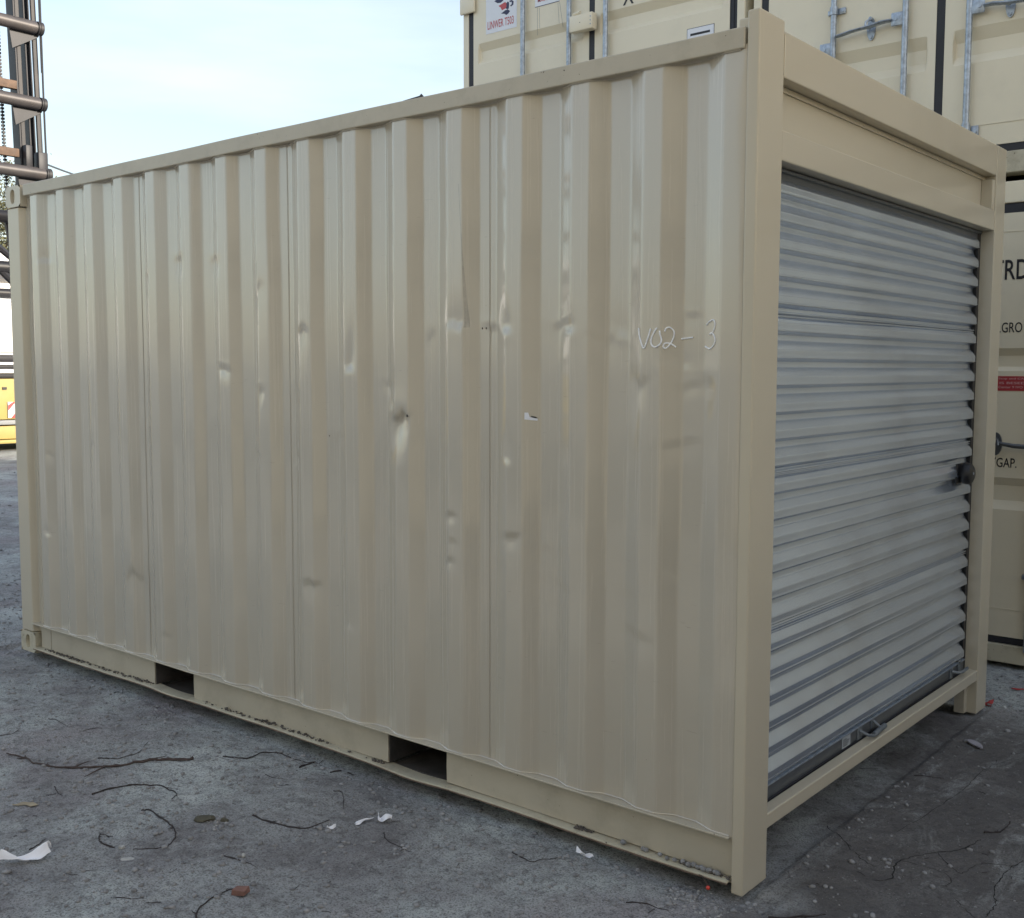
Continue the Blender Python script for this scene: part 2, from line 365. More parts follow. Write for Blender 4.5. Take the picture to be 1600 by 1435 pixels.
for pts, w in (([(.263, .372), (.304, .417), (.278, .543), (.321, .64), (.408, .757), (.437, .884)], .005),
               ([(-.041, .705), (.086, .571), (.176, .487), (.237, .466)], .003),
               ([(.595, .808), (.575, .702), (.573, .559), (.607, .455), (.609, .347)], .0035),
               ([(.265, .562), (.432, .553), (.458, .463)], .0025), ([(.357, .689), (.459, .593), (.49, .69), (.572, .747)], .0025),
               ([(.499, .406), (.591, .317)], .003), ([(.253, 1.746), (.243, 1.523), (.235, 1.163), (.192, .76)], .0022)):
    crack(pts, w)

# ================================================================== THE CONTAINER
LN, WD = 4.55, 2.44
BC = empty('shipping_container', (-LN/2, WD/2, 0), 'near beige shipping container with dented ribbed side, chalked number and galvanised roll-up door', 'shipping container')
PIT = .279; DEP = .030; X0 = -.041            # right end of first outer flat
def pw(x):
    """y of the folded sheet; outer flats at 0, inner flats at DEP"""
    u = (X0 - x) % PIT
    if u < .071: return 0.0
    if u < .140: return DEP*(u-.071)/.069      # slope seen facing left
    if u < .219: return DEP
    return DEP*(1-(u-.219)/.060)
# going left from X0: outer flat (.071), left-facing slope (.069), inner flat (.079), right-facing slope (.060)
WAVE = np.linspace(-.0035, .0035, 9)
def prof(x): return float(np.mean([pw(x+d) for d in WAVE]))
XL = -4.40
DENTS = [  # x, z, sx, sz, depth, sharp side (+1: crease at the top edge, long tail below)
 (-2.95, 2.10, .035, .09, .020, 1), (-2.67, 2.08, .035, .09, .018, 1), (-2.60, 1.604, .05, .035, .010, 1), (-4.18, 2.18, .04, .05, .010, -1),
 (-4.20, 1.134, .03, .03, .008, 1), (-4.23, .693, .03, .04, .008, -1), (-3.36, .56, .06, .20, .022, 1), (-3.20, 2.045, .02, .06, .008, 1),
 (-3.22, 1.341, .025, .05, .008, -1), (-2.385, 1.229, .04, .06, .012, 1), (-2.117, 1.50, .03, .10, .010, 1), (-2.124, 1.20, .03, .05, .010, -1),
 (-1.86, 1.321, .03, .06, .010, 1), (-2.01, .70, .045, .06, .014, 1), (-1.50, 1.41, .04, .16, .028, 1), (-1.46, 1.42, .03, .09, .016, 1), (-1.54, 1.48, .03, .18, .012, -1),
 (-1.04, 1.745, .035, .06, .012, 1), (-.955, 1.745, .02, .07, .012, -1), (-.724, 1.745, .035, .05, .010, 1), (-.68, 1.74, .02, .06, .008, -1),
 (-1.222, 1.06, .030, .030, .011, 1), (-1.21, .965, .022, .030, .007, 1), (-1.225, .89, .028, .025, .010, 1), (-.925, 1.01, .040, .05, .013, 1),
 (-.80, .98, .05, .05, .008, 1), (-.76, .87, .06, .03, .008, 1), (-.541, 1.70, .045, .05, .010, 1), (-.492, 1.72, .04, .05, .008, -1), (-.225, 1.765, .03, .03, .006, 1),
 (-.264, 1.617, .035, .04, .008, -1), (-.229, 1.55, .04, .03, .010, 1), (-.248, 1.37, .05, .04, .008, 1), (-.40, 1.56, .03, .12, .008, 1),
 (-.165, 1.56, .022, .08, .009, 1), (-.48, .866, .05, .05, .008, 1), (-1.56, 1.53, .035, .07, .008, 1), (-1.17, 1.77, .07, .09, .008, -1),
 (-.43, .75, .06, .05, .007, 1), (-2.05, 1.75, .03, .10, .008, 1), (-1.76, 1.62, .025, .12, .010, -1), (-1.34, 1.72, .02, .10, .008, 1), (-.95, 1.30, .02, .08, .007, -1), (-2.33, 1.50, .02, .07, .009, 1), (-3.10, .30, .04, .10, .007, 1), (-.25, .95, .06, .06, .006, -1), (-3.75, 1.2, .05, .12, .006, 1), (-2.35, 1.9, .05, .25, .005, 1), (-1.8, .55, .05, .1, .006, -1)]
def wall_y(xs, zs):
    base = np.array([prof(x) for x in xs]); Xg, Zg = np.meshgrid(xs, zs, indexing='ij'); Y = np.repeat(base[:, None], len(zs), 1)
    o = 1-Y/DEP
    xs2 = xs[:, None]+.006*vnoise(Xg*3.6+2, Zg*2.2+5, 41)+.003*vnoise(Xg*3.6+2, Zg*6+5, 42); Y = np.interp(xs2.ravel(), xs, base).reshape(Xg.shape)
    Y = Y+.0022*vnoise(Xg*5+9, Zg*1.2+3, 21)+.0009*vnoise(Xg*13, Zg*3.0, 22)
    for x, z, sx, sz, d, sgn in DENTS:
        dz = (Zg-z)*sgn
        dz = dz+.35*sz*vnoise(Xg*38+x*7, Zg*5+z*9, 31)+.25*(Xg-x)*math.sin(x*50+z*31)
        fz = np.where(dz > 0, np.exp(-(dz/(sz*.11+.003))**2), np.exp(-(np.abs(dz)/sz)**1.5)); fx = np.exp(-(np.abs(Xg-x-.15*dz*math.sin(z*77))/(sx*(1+.3*vnoise(Xg*0+x*9, Zg*22, 33))))**2.0)
        Y = Y+d*.66*fx*fz*(.25+.75*o)
        Y = Y-d*.06*np.exp(-((Xg-x)/(sx*1.7))**2)*np.exp(-((Zg-(z+sgn*sz*.45))/(sz*.35))**2)
    edge = np.clip(np.minimum(Zg-.17, 2.53-Zg)/.12, 0, 1)
    return base[:, None]*(1-edge)+Y*edge + .0045
seams = [-.041, -1.052, -2.168, -3.284, XL]
for k in range(4):
    x1, x0 = seams[k], seams[k+1]
    xs = np.linspace(x0-(.006 if k < 3 else 0), x1, int((x1-x0)/.0055)+2); zs = np.concatenate([np.arange(.165, 2.535, .0125), [2.54]])
    Y = wall_y(xs, zs)
    # lapped joint: the last 12 mm of each sheet sits slightly behind the next one
    if k < 3: Y[xs < x0+.006] += .0012
    nx1, nz1 = Y.shape; Xg, Zg = np.meshgrid(xs, zs, indexing='ij')
    me = bpy.data.meshes.new('side_panel'); co = np.stack([Xg+LN/2, Y-WD/2, Zg], -1).reshape(-1)
    me.vertices.add(nx1*nz1); me.vertices.foreach_set('co', co.astype('f4'))
    idx = np.arange(nx1*nz1).reshape(nx1, nz1); q = np.stack([idx[:-1, :-1], idx[1:, :-1], idx[1:, 1:], idx[:-1, 1:]], -1).reshape(-1, 4)
    me.loops.add(q.size); me.polygons.add(len(q)); me.loops.foreach_set('vertex_index', q.reshape(-1).astype('i4'))
    me.polygons.foreach_set('loop_start', np.arange(0, q.size, 4, dtype='i4')); me.update(calc_edges=True); me.shade_smooth(); me.materials.append(M['beige'])
    o = bpy.data.objects.new('side_panel', me); C.objects.link(o); o.parent = BC
    if k < 3:   # bead of sealant down the joint
        b = MB(); b.tube([(x0+.005+.0006*math.sin(z*9), prof(x0)+.0045+.0012+.0022*float(vnoise(np.array([x0*5+9]), np.array([z*1.2+3]), 21)[0]), z) for z in np.arange(.17, 2.53, .03)], .0013, 6); b.build('joint_bead', M['beige'], BC)
# top rail
b = MB(); zt = lambda x: .0025*math.sin(x*2.1)+.0015*math.sin(x*7)
P = np.linspace(-4.36, -.046, 40); ring = [(-.004, 2.528), (-.004, 2.590), (.056, 2.592), (.056, 2.528)]
vs = [(x, y, z+zt(x)*.5) for x in P for y, z in ring]
b.add(vs, [(i*4+k, i*4+(k+1) % 4, (i+1)*4+(k+1) % 4, (i+1)*4+k) for i in range(39) for k in range(4)]+[(0, 1, 2, 3), (156, 157, 158, 159)])
b.build('top_rail', M['rail'], BC, bevel=.004)
b = MB(); b.tube([(x, prof(x)+.002, 2.5265) for x in np.arange(-4.38, -.05, .012)], .0032, 5); b.build('weld_bead', M['beige'], BC)
b = MB(); b.prism([(-1.46, 2.590), (-1.36, 2.596), (-1.352, 2.602), (-1.345, 2.596), (-1.34, 2.590)], (.0, .002)); b.build('bent_flashing', M['rubber'], BC)
# bottom rail: top flange, web with two fork pockets, lower flange
PK = [(-3.235, -2.90), (-1.575, -1.254)]
b = MB(); N = 60; P = np.linspace(-4.42, -.046, N)
def bar_strip(b, P, y0f, y1, z0f, z1f):
    vs = []
    for x in P: vs += [(x, y0f(x), z0f(x)), (x, y0f(x), z1f(x)), (x, y1, z1f(x)), (x, y1, z0f(x))]
    n = len(P); b.add(vs, [(i*4+k, i*4+(k+1) % 4, (i+1)*4+(k+1) % 4, (i+1)*4+k) for i in range(n-1) for k in range(4)]+[(0, 1, 2, 3), tuple((n-1)*4+k for k in range(4))])
bar_strip(b, P, lambda x: -.010+.0012*math.sin(x*5), .06, lambda x: .166+.001*math.sin(x*3), lambda x: .1725+.001*math.sin(x*3))
b.build('rail_flange', M['rail'], BC, bevel=.002)
b = MB(); b.tube([(x, prof(x)+.0020, .1735) for x in np.arange(-4.40, -.05, .010)], .0030, 5); b.build('weld_bead', M['beige'], BC)
segs = [(-4.37, -4.262), (-4.256, PK[0][0]), (PK[0][1], PK[1][0]), (PK[1][1], -.046)]
for x0, x1 in segs:
    b = MB(); n = max(3, int((x1-x0)/.06)); vs = []
    for x in np.linspace(x0, x1, n): vs += [(x, .022, .0365), (x, .022+.002*math.sin(x*11), .10), (x, .022, .166), (x, .029, .166), (x, .029, .0365)]
    b.add(vs, [(i*5+k, i*5+(k+1) % 5, (i+1)*5+(k+1) % 5, (i+1)*5+k) for i in range(n-1) for k in range(5)]+[tuple(range(5)), tuple((n-1)*5+k for k in range(5))])
    b.build('rail_web', M['rail'], BC)
b = MB(); P = np.linspace(-4.40, -.046, 90)
def sag(x):
    v = .0035*math.sin(x*1.7)+.002*math.sin(x*5.3)
    for a, c in PK: v -= .008*math.exp(-((x-(a+c)/2)/.14)**2)
    return v
bar_strip(b, P, lambda x: -.014+.002*math.sin(x*4.1)+.001*math.sin(x*13), .05, lambda x: .0285+sag(x), lambda x: .0355+sag(x))
b.build('lower_flange', M['dirty_cream'], BC, bevel=.0015)
b = MB(); bar_strip(b, P, lambda x: -.0155+.002*math.sin(x*4.1), -.0105, lambda x: .026+sag(x)+.001*math.sin(x*40), lambda x: .030+sag(x)); b.build('rusty_lip', M['rust'], BC)
for a, c in PK:
    b = MB()
    b.box(a, a+.005, .029, 2.40, .037, .164); b.box(c-.005, c, .029, 2.40, .037, .164); b.box(a+.005, c-.005, .0292, 2.40, .159, .164); b.box(a+.005, c-.005, .05, 2.40, .022, .027)
    b.build('fork_pocket', M['dark_in'], BC)
# dirt and gravel caught on the lower flange
b = MB(); rr = random.Random(3)
cls = [(-4.15, .10), (-3.95, .07), (-3.6, .12), (-3.35, .05), (-2.6, .12), (-2.35, .06), (-2.05, .10), (-1.62, .03), (-.12, .05), (-.62, .02)]
for i in range(420):
    c0, w0 = rr.choice(cls); x = min(-.05, max(-4.3, rr.gauss(c0, w0))); s = rr.uniform(.0015, .0055)
    if any(a-.01 < x < c+.01 for a, c in PK): continue
    b.ell((x, rr.uniform(.0, .020), .0365+sag(x)+s*.25+rr.random()**3*.006), (s*rr.uniform(1, 2.2), s, s*.8), 6, 4, .3)
tag(b.build('caked_dirt', M['dirt'], BC), kind='stuff')
for i, x in enumerate([-.44, -.365, -.352, -.30, -.268, -.243, -.215, -.19, -.176, -.160, -.147, -.135, -.118, -.10, -.088]):
    s = rr.uniform(.007, .011); b = MB(); b.ell((x, .004+rr.uniform(-.004, .006), .037+sag(x)+s*.7), (s, s*.9, s*.85), 10, 7, .08)
    ORD = ('leftmost and loneliest', 'second from the left, larger', 'third from the left, touching its neighbour', 'fourth from the left', 'fifth from the left', 'sixth from the left', 'seventh from the left', 'eighth, middle', 'seventh from the post', 'sixth from the post', 'fifth from the post', 'fourth from the post', 'third from the post', 'second from the post', 'last one, nearest the post')
    o = b.build('pebble', M['pebble'], None); tag(o, 'grey pebble on the lower flange, '+ORD[i], 'pebble', 'pebbles on the container flange')
# corner posts
b = MB(); b.prism([(0, 0), (-.040, 0), (-.040, .060), (-.10, .06), (-.10, .160), (0, .160)], (-.006, 2.634), 'z')
b.build('corner_post', M['beige2'], BC, bevel=.005)
b = MB(); b.prism([(0, 2.30), (0, 2.44), (-.10, 2.44), (-.10, 2.40), (-.07, 2.40), (-.07, 2.30)], (-.004, 2.605), 'z'); b.build('corner_post', M['beige2'], BC, bevel=.004)
# rear (left) post, stepped, with castings
b = MB(); b.prism([(-4.55, .002), (-4.425, .002), (-4.405, .036), (-4.378, .040), (-4.378, .09), (-4.55, .09)], (.118, 2.475), 'z'); b.build('corner_post', M['beige2'], BC, bevel=.005)
b = MB(); b.prism([(-4.55, 2.35), (-4.40, 2.35), (-4.40, 2.438), (-4.55, 2.438)], (.118, 2.475), 'z'); b.build('corner_post', M['beige2'], BC, bevel=.005)
def casting(x0, x1, y0, y1, z0, z1, m, nm='corner_casting', face=-1):
    b = MB(); n = 20; cx, cz = (x0+x1)/2-.004, (z0+z1)/2; rx, rz = .026, .040
    def ringp(y, sc): return [(cx+rx*sc*math.copysign(abs(math.cos(2*math.pi*k/n))**.8, math.cos(2*math.pi*k/n)), y, cz+rz*sc*math.sin(2*math.pi*k/n)) for k in range(n)]
    ys = y0 if face < 0 else y1
    sq = []
    for k in range(n):
        c, s = math.cos(2*math.pi*k/n), math.sin(2*math.pi*k/n); q = 1/max(abs(c), abs(s))
        sq.append(((x0+x1)/2+c*q*(x1-x0)/2, ys, (z0+z1)/2+s*q*(z1-z0)/2))
    in1 = ringp(ys, 1); in2 = ringp(ys-face*.018, .95); in3 = ringp(ys-face*.018, .0)
    b.add(sq+in1+in2+in3, [(k, (k+1) % n, n+(k+1) % n, n+k) for k in range(n)]+[(n+k, n+(k+1) % n, 2*n+(k+1) % n, 2*n+k) for k in range(n)]+[tuple(2*n+k for k in range(n))])
    vs = [(x, y, z) for z in (z0, z1) for y in (y0, y1) for x in (x0, x1)]
    fc = [(0, 2, 3, 1), (4, 5, 7, 6), (0, 4, 6, 2), (1, 3, 7, 5), (2, 6, 7, 3) if face < 0 else (0, 1, 5, 4)]
    b.add(vs, fc); return b.build(nm, m, BC)
casting(-4.556, -4.39, -.003, .16, 2.478, 2.592, M['beige2']); casting(-4.556, -4.39, -.003, .16, .0, .115, M['dirty_cream'])
b = MB(); b.box(-4.556, -4.39, 2.28, 2.443, 2.478, 2.592, .004); b.build('corner_casting', M['beige2'], BC)
b = MB(); b.box(-4.556, -4.39, 2.28, 2.443, 0, .115, .004); b.build('corner_casting', M['dirty_cream'], BC)
# front frame
b = MB(); b.box(-.09, -.0015, .1602, 2.2998, 2.470, 2.605); b.build('header_beam', M['beige2'], BC, bevel=.004)
b = MB(); b.tube([(-.0005, .1612, z) for z in np.arange(2.475, 2.60, .008)], .0016, 5); b.build('weld_bead', M['cream'], BC)
b = MB(); b.box(-.060, -.055, .1605, 2.2995, 2.30, 2.47); b.build('header_panel', M['beige2'], BC)
b = MB(); b.box(-.0545, -.048, .1605, 2.2995, 2.452, 2.4695); b.build('panel_trim', M['beige2'], BC, bevel=.002)
b = MB(); b.box(-.0545, -.006, 2.262, 2.2995, 2.3185, 2.4515); b.build('end_stile', M['beige2'], BC, bevel=.002)
b = MB(); b.box(-.07, -.003, .1605, 2.2995, 2.228, 2.318); b.build('lintel', M['beige2'], BC, bevel=.004)
b = MB(); b.box(-.046, -.002, .1605, 2.2998, .156, .205); b.build('sill', M['beige2'], BC, bevel=.004)
b = MB(); b.box(-.12, -.10, .1, 2.35, .12, .20); b.box(-.30, -.28, .05, 2.40, .09, .16); b.build('floor_crossmember', M['dark_in'], BC)
b = MB(); b.box(-.09, -.045, .1601, .20, .0, .155); b.build('sill_bracket', M['rail'], BC); b = MB(); b.box(-.09, -.045, 2.26, 2.2998, .0, .155); b.build('sill_bracket', M['rail'], BC)
# shell parts that close the box
b = MB(); b.box(-4.50, -.09, .057, 2.383, 2.555, 2.575); b.build('roof', M['rail'], BC)
b = MB(); b.box(-4.50, -.09, .055, 2.40, .166, .196); b.build('floor', M['floor'], BC)
# far side and rear end wall, also corrugated
b = MB(); xs = np.arange(-4.39, -.105, .0155); vs = []
for x in xs: vs += [(x, WD-.004-prof(x), .16), (x, WD-.004-prof(x), 2.53)]
b.add(vs, [(2*i, 2*i+1, 2*i+3, 2*i+2) for i in range(len(xs)-1)]); b.build('side_panel', M['beige2'], BC)
b = MB(); b.box(-4.39, -.10, 2.385, 2.443, 2.53, 2.592); b.build('top_rail', M['rail'], BC); b = MB(); b.box(-4.39, -.10, 2.40, 2.443, .03, .17); b.build('bottom_rail', M['rail'], BC)
b = MB(); ys = np.arange(.165, 2.276, .0155); vs = []
for y in ys: vs += [(-4.545+prof(y), y, .12), (-4.545+prof(y), y, 2.48)]
b.add(vs, [(2*i, 2*i+1, 2*i+3, 2*i+2) for i in range(len(ys)-1)]); b.build('rear_panel', M['beige2'], BC)
b = MB(); b.box(-4.55, -4.49, .162, 2.278, 2.483, 2.590); b.build('rear_header', M['beige2'], BC, bevel=.003)
b = MB(); b.box(-4.55, -4.49, .162, 2.278, .03, .118); b.build('rear_sill', M['rail'], BC, bevel=.003)
# ---------------- roll-up door
RD = empty('roller_door', (-.055, 1.22, .2)); RD.parent = BC; RD.location = Vector((-.055, 1.22, .2))-worldloc(BC)
PZ = .0853; ZSEAM = [.256, .764, 1.271, 1.776, 2.30]
def cprof(u):
    """x offset within one corrugation, u from 0 (bottom) to 1 (top)"""
    k = [(0, -.05), (.09, -.05), (.10, .08), (.19, .95), (.205, 1.10), (.235, 1.10), (.25, 1.0), (.52, 1.0), (.535, .93), (.84, .10), (.855, .0), (1, -.05)]
    for (a, p_), (b_, q_) in zip(k, k[1:]):
        if u <= b_: return p_+(q_-p_)*(u-a)/(b_-a)
    return 0
def cp(z): 
    return float(np.mean([cprof(((z+d-.256)/PZ) % 1) for d in (-.0012, 0, .0012)]))
for k in range(4):
    z0, z1 = ZSEAM[k], min(ZSEAM[k+1], 2.205)
    zs = np.arange(z0, z1+.0001, .0030); ys = np.linspace(.10, 2.248, 60); vs = []
    for z in zs:
        c = cp(z); e = min(abs(z-z0), abs(z-ZSEAM[k+1]))
        if e < .007: c = c*.3+.3
        for y in ys:
            w = .0012*math.sin(y*2.3+z*1.9)+.0012*math.sin(y*5.1-z*3.3+1)
            vs.append((-.072+.0230*c+w*(1 if .1 < y < 2.24 else .3), y, z))
    b = MB(); n = len(ys); b.add(vs, [(i*n+j, i*n+j+1, (i+1)*n+j+1, (i+1)*n+j) for i in range(len(zs)-1) for j in range(n-1)], True)
    o = b.build('curtain_sheet', M['door'], RD, sharp=False); o.data.shade_smooth()
    if k:
        b = MB(); b.tube([(-.0585+.0012*math.sin(y*2.3), y, z0+.004) for y in ys], .0028, 6); b.build('seam_fold', M['door'], RD)
        b = MB(); b.tube([(-.0590+.0012*math.sin(y*2.3), y, z0-.006) for y in ys], .0018, 6); b.build('seam_fold', M['door'], RD)
b = MB(); b.box(-.073, -.062, .10, 2.2995, 2.190, 2.2998); b.tube([(-.060, .1, 2.222), (-.060, 2.29, 2.222)], .009, 8); b.build('door_stop', M['bar'], RD)
b = MB(); b.box(-.075, -.054, .10, 2.258, .2065, .2525, .002); b.build('bottom_bar', M['bar'], RD)
b = MB(); b.box(-.075, -.048, .10, 2.262, .2535, .2600, .001); b.build('bar_lip', M['galv'], RD)
b = MB(); b.box(-.070, -.052, .10, 2.258, .196, .206, .002); b.build('bottom_seal', M['rubber'], RD)
b = MB(); b.box(-.115, -.090, 2.235, 2.2995, .16, 2.228); b.box(-.0895, -.059, 2.262, 2.2995, .16, 2.228); b.build('door_guide', M['black'], RD)
# pull handle, label and end latch on the bottom bar
b = MB(); b.box(-.0535, -.0515, .86, .935, .210, .250); b.build('rating_plate', M['steel_plate'], RD)
for z, a, c in ((.241, .867, .90), (.2335, .867, .925), (.226, .867, .918), (.2185, .867, .91)):
    b = MB(); b.box(-.0514, -.0510, a, c, z-.0018, z+.0018); b.build('print_line', M['ink'], RD)
b = MB(); b.box(-.0535, -.050, 1.00, 1.045, .206, .252, .001); b.tube([(-.050, 1.02, .238), (-.020, 1.03, .226), (-.010, 1.06, .218), (-.012, 1.10, .216)], .006, 8)
b.tube([(-.018, 1.08, .216), (-.018, 1.19, .224)], .010, 10); b.tube([(-.050, 1.15, .246), (-.022, 1.15, .226)], .006, 8); b.box(-.0535, -.050, 1.135, 1.165, .215, .262, .001)
b.build('pull_handle', M['steel_dull'], RD)
b = MB(); b.box(-.0535, -.050, 2.06, 2.10, .206, .250, .001); b.tube([(-.050, 2.08, .238), (-.028, 2.10, .232), (-.020, 2.14, .230), (-.020, 2.21, .232)], .007, 8); b.box(-.0535, -.048, 2.17, 2.20, .21, .27, .001); b.build('end_latch', M['steel_dull'], RD)
# black lock at the right edge of the curtain
LK = empty('door_lock', (-.05, 2.16, 1.14)); LK.parent = BC; LK.location = Vector((-.05, 2.16, 1.14))-worldloc(BC)
b = MB(); b.box(-.055, -.047, 2.045, 2.19, 1.095, 1.185, .002); b.build('lock_plate', M['black'], LK)
b = MB()
cyl = []
n = 20
prof_ = [(0, .036), (.012, .044), (.028, .046), (.044, .041), (.052, .028), (.054, .0)]
vs = [(-.047+h, 2.105+r*math.cos(2*math.pi*k/n)*(1+.10*math.cos(4*math.pi*k/n)), 1.140+r*math.sin(2*math.pi*k/n)*1.08) for h, r in prof_ for k in range(n)]
b.add(vs, [(i*n+k, i*n+(k+1) % n, (i+1)*n+(k+1) % n, (i+1)*n+k) for i in range(len(prof_)-1) for k in range(n)], True); b.build('disc_lock', M['black'], LK)
b = MB(); b.tube([(-.03, 2.15, 1.165), (-.02, 2.185, 1.15), (-.02, 2.19, 1.125), (-.03, 2.17, 1.105), (-.035, 2.15, 1.11)], .006, 8); b.build('shackle', M['bar'], LK)
b = MB(); b.tube([(.004, 2.10, 1.142), (.0085, 2.10, 1.142)], .006, 10); b.build('keyhole', M['galv'], LK)
# ---------------- chalked number and sticker remnant on the ribs
CH = [[(-.399, 1.732), (-.395, 1.703), (-.38, 1.668), (-.366, 1.696), (-.355, 1.729)],
      [(-.332, 1.731), (-.345, 1.713), (-.353, 1.693), (-.35, 1.677), (-.337, 1.671), (-.321, 1.679), (-.315, 1.693), (-.32, 1.71), (-.322, 1.722)],
      [(-.304, 1.719), (-.296, 1.73), (-.283, 1.73), (-.27, 1.718), (-.271, 1.701), (-.282, 1.681), (-.299, 1.667), (-.308, 1.672), (-.303, 1.682), (-.285, 1.682), (-.272, 1.676), (-.262, 1.67)],
      [(-.244, 1.695), (-.203, 1.699)],
      [(-.173, 1.737), (-.159, 1.747), (-.143, 1.751), (-.135, 1.739), (-.139, 1.723), (-.147, 1.712), (-.159, 1.708), (-.148, 1.712), (-.137, 1.701), (-.134, 1.688), (-.14, 1.675), (-.154, 1.665), (-.167, 1.667), (-.178, 1.672)]]
CAMV = Vector(CAM)
def on_wall(x, z):
    """slide a point of the nominal plane y=0 along the sight of the writer onto the ribbed sheet"""
    p = Vector((x, 0, z)); d = (p-CAMV); t = 1.0
    for _ in range(12):
        q = CAMV+d*t; y = float(wall_y(np.array([q.x]), np.array([q.z]))[0, 0]); t += (y-.0015-q.y)/d.y*.8
    q = CAMV+d*t; return q
for i, st in enumerate(CH):
    P = smooth_poly([(x, 0, z) for x, z in st], 5)
    if i == 4: Q = [Vector((p.x+.0, 0, p.z)) for p in P]; Q = [Vector((q.x, float(wall_y(np.array([q.x]), np.array([q.z]))[0, 0])-.0012, q.z)) for q in Q]
    else: Q = [on_wall(p.x, p.z) for p in P]
    b = MB(); b.tube(Q, .0026, 6); b.build('chalk_stroke', M['chalk'], BC)
def wall_patch(name, m, poly, off=.001):
    b = MB(); b.add([(x, float(wall_y(np.array([x]), np.array([z]))[0, 0])-off, z) for x, z in poly], [tuple(range(len(poly)))]); return b.build(name, m, BC)
wall_patch('sticker_scrap', M['sticker'], [(-.868, 1.428), (-.868, 1.452), (-.856, 1.452), (-.851, 1.436), (-.838, 1.436), (-.826, 1.432), (-.826, 1.424)], .0016)
wall_patch('sticker_print', M['ink'], [(-.846, 1.436), (-.846, 1.441), (-.832, 1.438), (-.824, 1.432), (-.834, 1.433)], .0026)
for x, z, s in ((-1.056, 1.745, .004), (-1.038, 1.745, .004), (-1.435, 1.425, .006), (-1.88, 1.33, .003)):
    b = MB(); q = on_wall(x, z); b.ell((q.x, q.y+.0015, q.z), (s*.5, .003, s), 8, 5); b.build('paint_chip', M['ink'], BC)

# ================================================================== CONTAINER ROW BEHIND
DY = 3.245
def groove_panel(x0, x1, z0, z1, grooves, m, parent, y=DY, nm='door_leaf', dep=.028):
    """door leaf with pressed horizontal grooves that stop short of its edges; grooves = (top, in_top, in_bottom, bottom)"""
    b = MB(); e = .045; zs = [(z0, 0)]
    for t, it, ib, bt in sorted(grooves, key=lambda g: g[3]): zs += [(bt, 0), (ib, 1), (it, 1), (t, 0)]
    zs += [(z1, 0)]; zs = [q for q in zs if z0 <= q[0] <= z1]
    xs = [(x0, 0), (x0+e, 0), (x0+e+.012, 1), (x1-e-.012, 1), (x1-e, 0), (x1, 0)]
    vs = [(x, y+dep*a*c, z) for z, a in zs for x, c in xs]; n = len(xs)
    b.add(vs, [(i*n+j, i*n+j+1, (i+1)*n+j+1, (i+1)*n+j) for i in range(len(zs)-1) for j in range(n-1)])
    b.box(x0, x1, y+dep+.004, y+dep+.03, z0, z1)
    return b.build(nm, m, parent, bevel=.003)
def stack_container(x0, x1, z0, z1, grooves, label, m='cream', group='cream containers standing in a row behind', detail=True, split=None, skirt=.115):
    ct = (x0+x1)/2 if split is None else split
    root = empty('stacked_container', ((x0+x1)/2, DY+3, z0), label, 'shipping container', group)
    mm = M[m]; y = DY
    b = MB(); b.box(x0, x0+.055, y, y+.12, z0+skirt, z1-.115); b.build('corner_post', mm, root, bevel=.006)
    b = MB(); b.box(x1-.055, x1, y, y+.12, z0+skirt, z1-.115); b.build('corner_post', mm, root, bevel=.006)
    b = MB(); b.box(x0+.001, x1-.001, y-.004, y+.12, z1-.114, z1); b.build('header', mm, root, bevel=.006)
    b = MB(); b.box(x0+.001, x1-.001, y-.008, y+.12, z0, z0+skirt-.001); b.build('door_sill', M['dirty_cream'], root, bevel=.006)
    zl, zh = z0+skirt+.040, z1-.165
    b = MB(); g = .045
    b.box(x0+.056, x0+.056+g, y+.003, y+.05, zl-.038, zh+.048); b.box(x1-.056-g, x1-.056, y+.003, y+.05, zl-.038, zh+.048)
    b.box(x0+.10, x1-.10, y+.0035, y+.05, zl-.0375, zl-.001); b.box(x0+.10, x1-.10, y+.0035, y+.05, zh+.001, zh+.0475)
    b.box(ct-.022, ct+.022, y+.001, y+.05, zl, zh); b.build('door_gasket', M['rubber'], root)
    groove_panel(x0+.102, ct-.023, zl, zh, grooves, mm, root); groove_panel(ct+.023, x1-.102, zl, zh, grooves, mm, root)
    b = MB(); ys = np.arange(y+.13, y+6.0, .07); vs = []
    for k, yy in enumerate(ys): vs += [(x0+.01+(.03 if k % 4 > 1 else 0), yy, z0+.1), (x0+.01+(.03 if k % 4 > 1 else 0), yy, z1-.08)]
    b.add(vs, [(2*i, 2*i+1, 2*i+3, 2*i+2) for i in range(len(ys)-1)])
    vs = [(x0+x1-a, q_, r_) for a, q_, r_ in vs]; b.add(vs, [(2*i, 2*i+1, 2*i+3, 2*i+2) for i in range(len(ys)-1)]); b.build('side_wall', mm, root)
    b = MB(); b.box(x0+.02, x1-.02, y+.12, y+6.0, z1-.05, z1-.02); b.build('roof', mm, root)
    b = MB(); b.box(x0+.02, x1-.02, y+6.0, y+6.05, z0+.05, z1-.02); b.build('end_wall', mm, root)
    b = MB(); b.box(x0+.02, x1-.02, y+.12, y+6.0, z0+.10, z0+.14); b.build('floor', M['floor'], root)
    for sx in (x0, x1-.06):
        b = MB(); b.box(sx, sx+.06, y+.121, y+6.04, z1-.08, z1-.001); b.build('top_rail', mm, root)
        b = MB(); b.box(sx, sx+.06, y+.121, y+6.04, z0+.001, z0+.12); b.build('bottom_rail', mm, root)
    return root
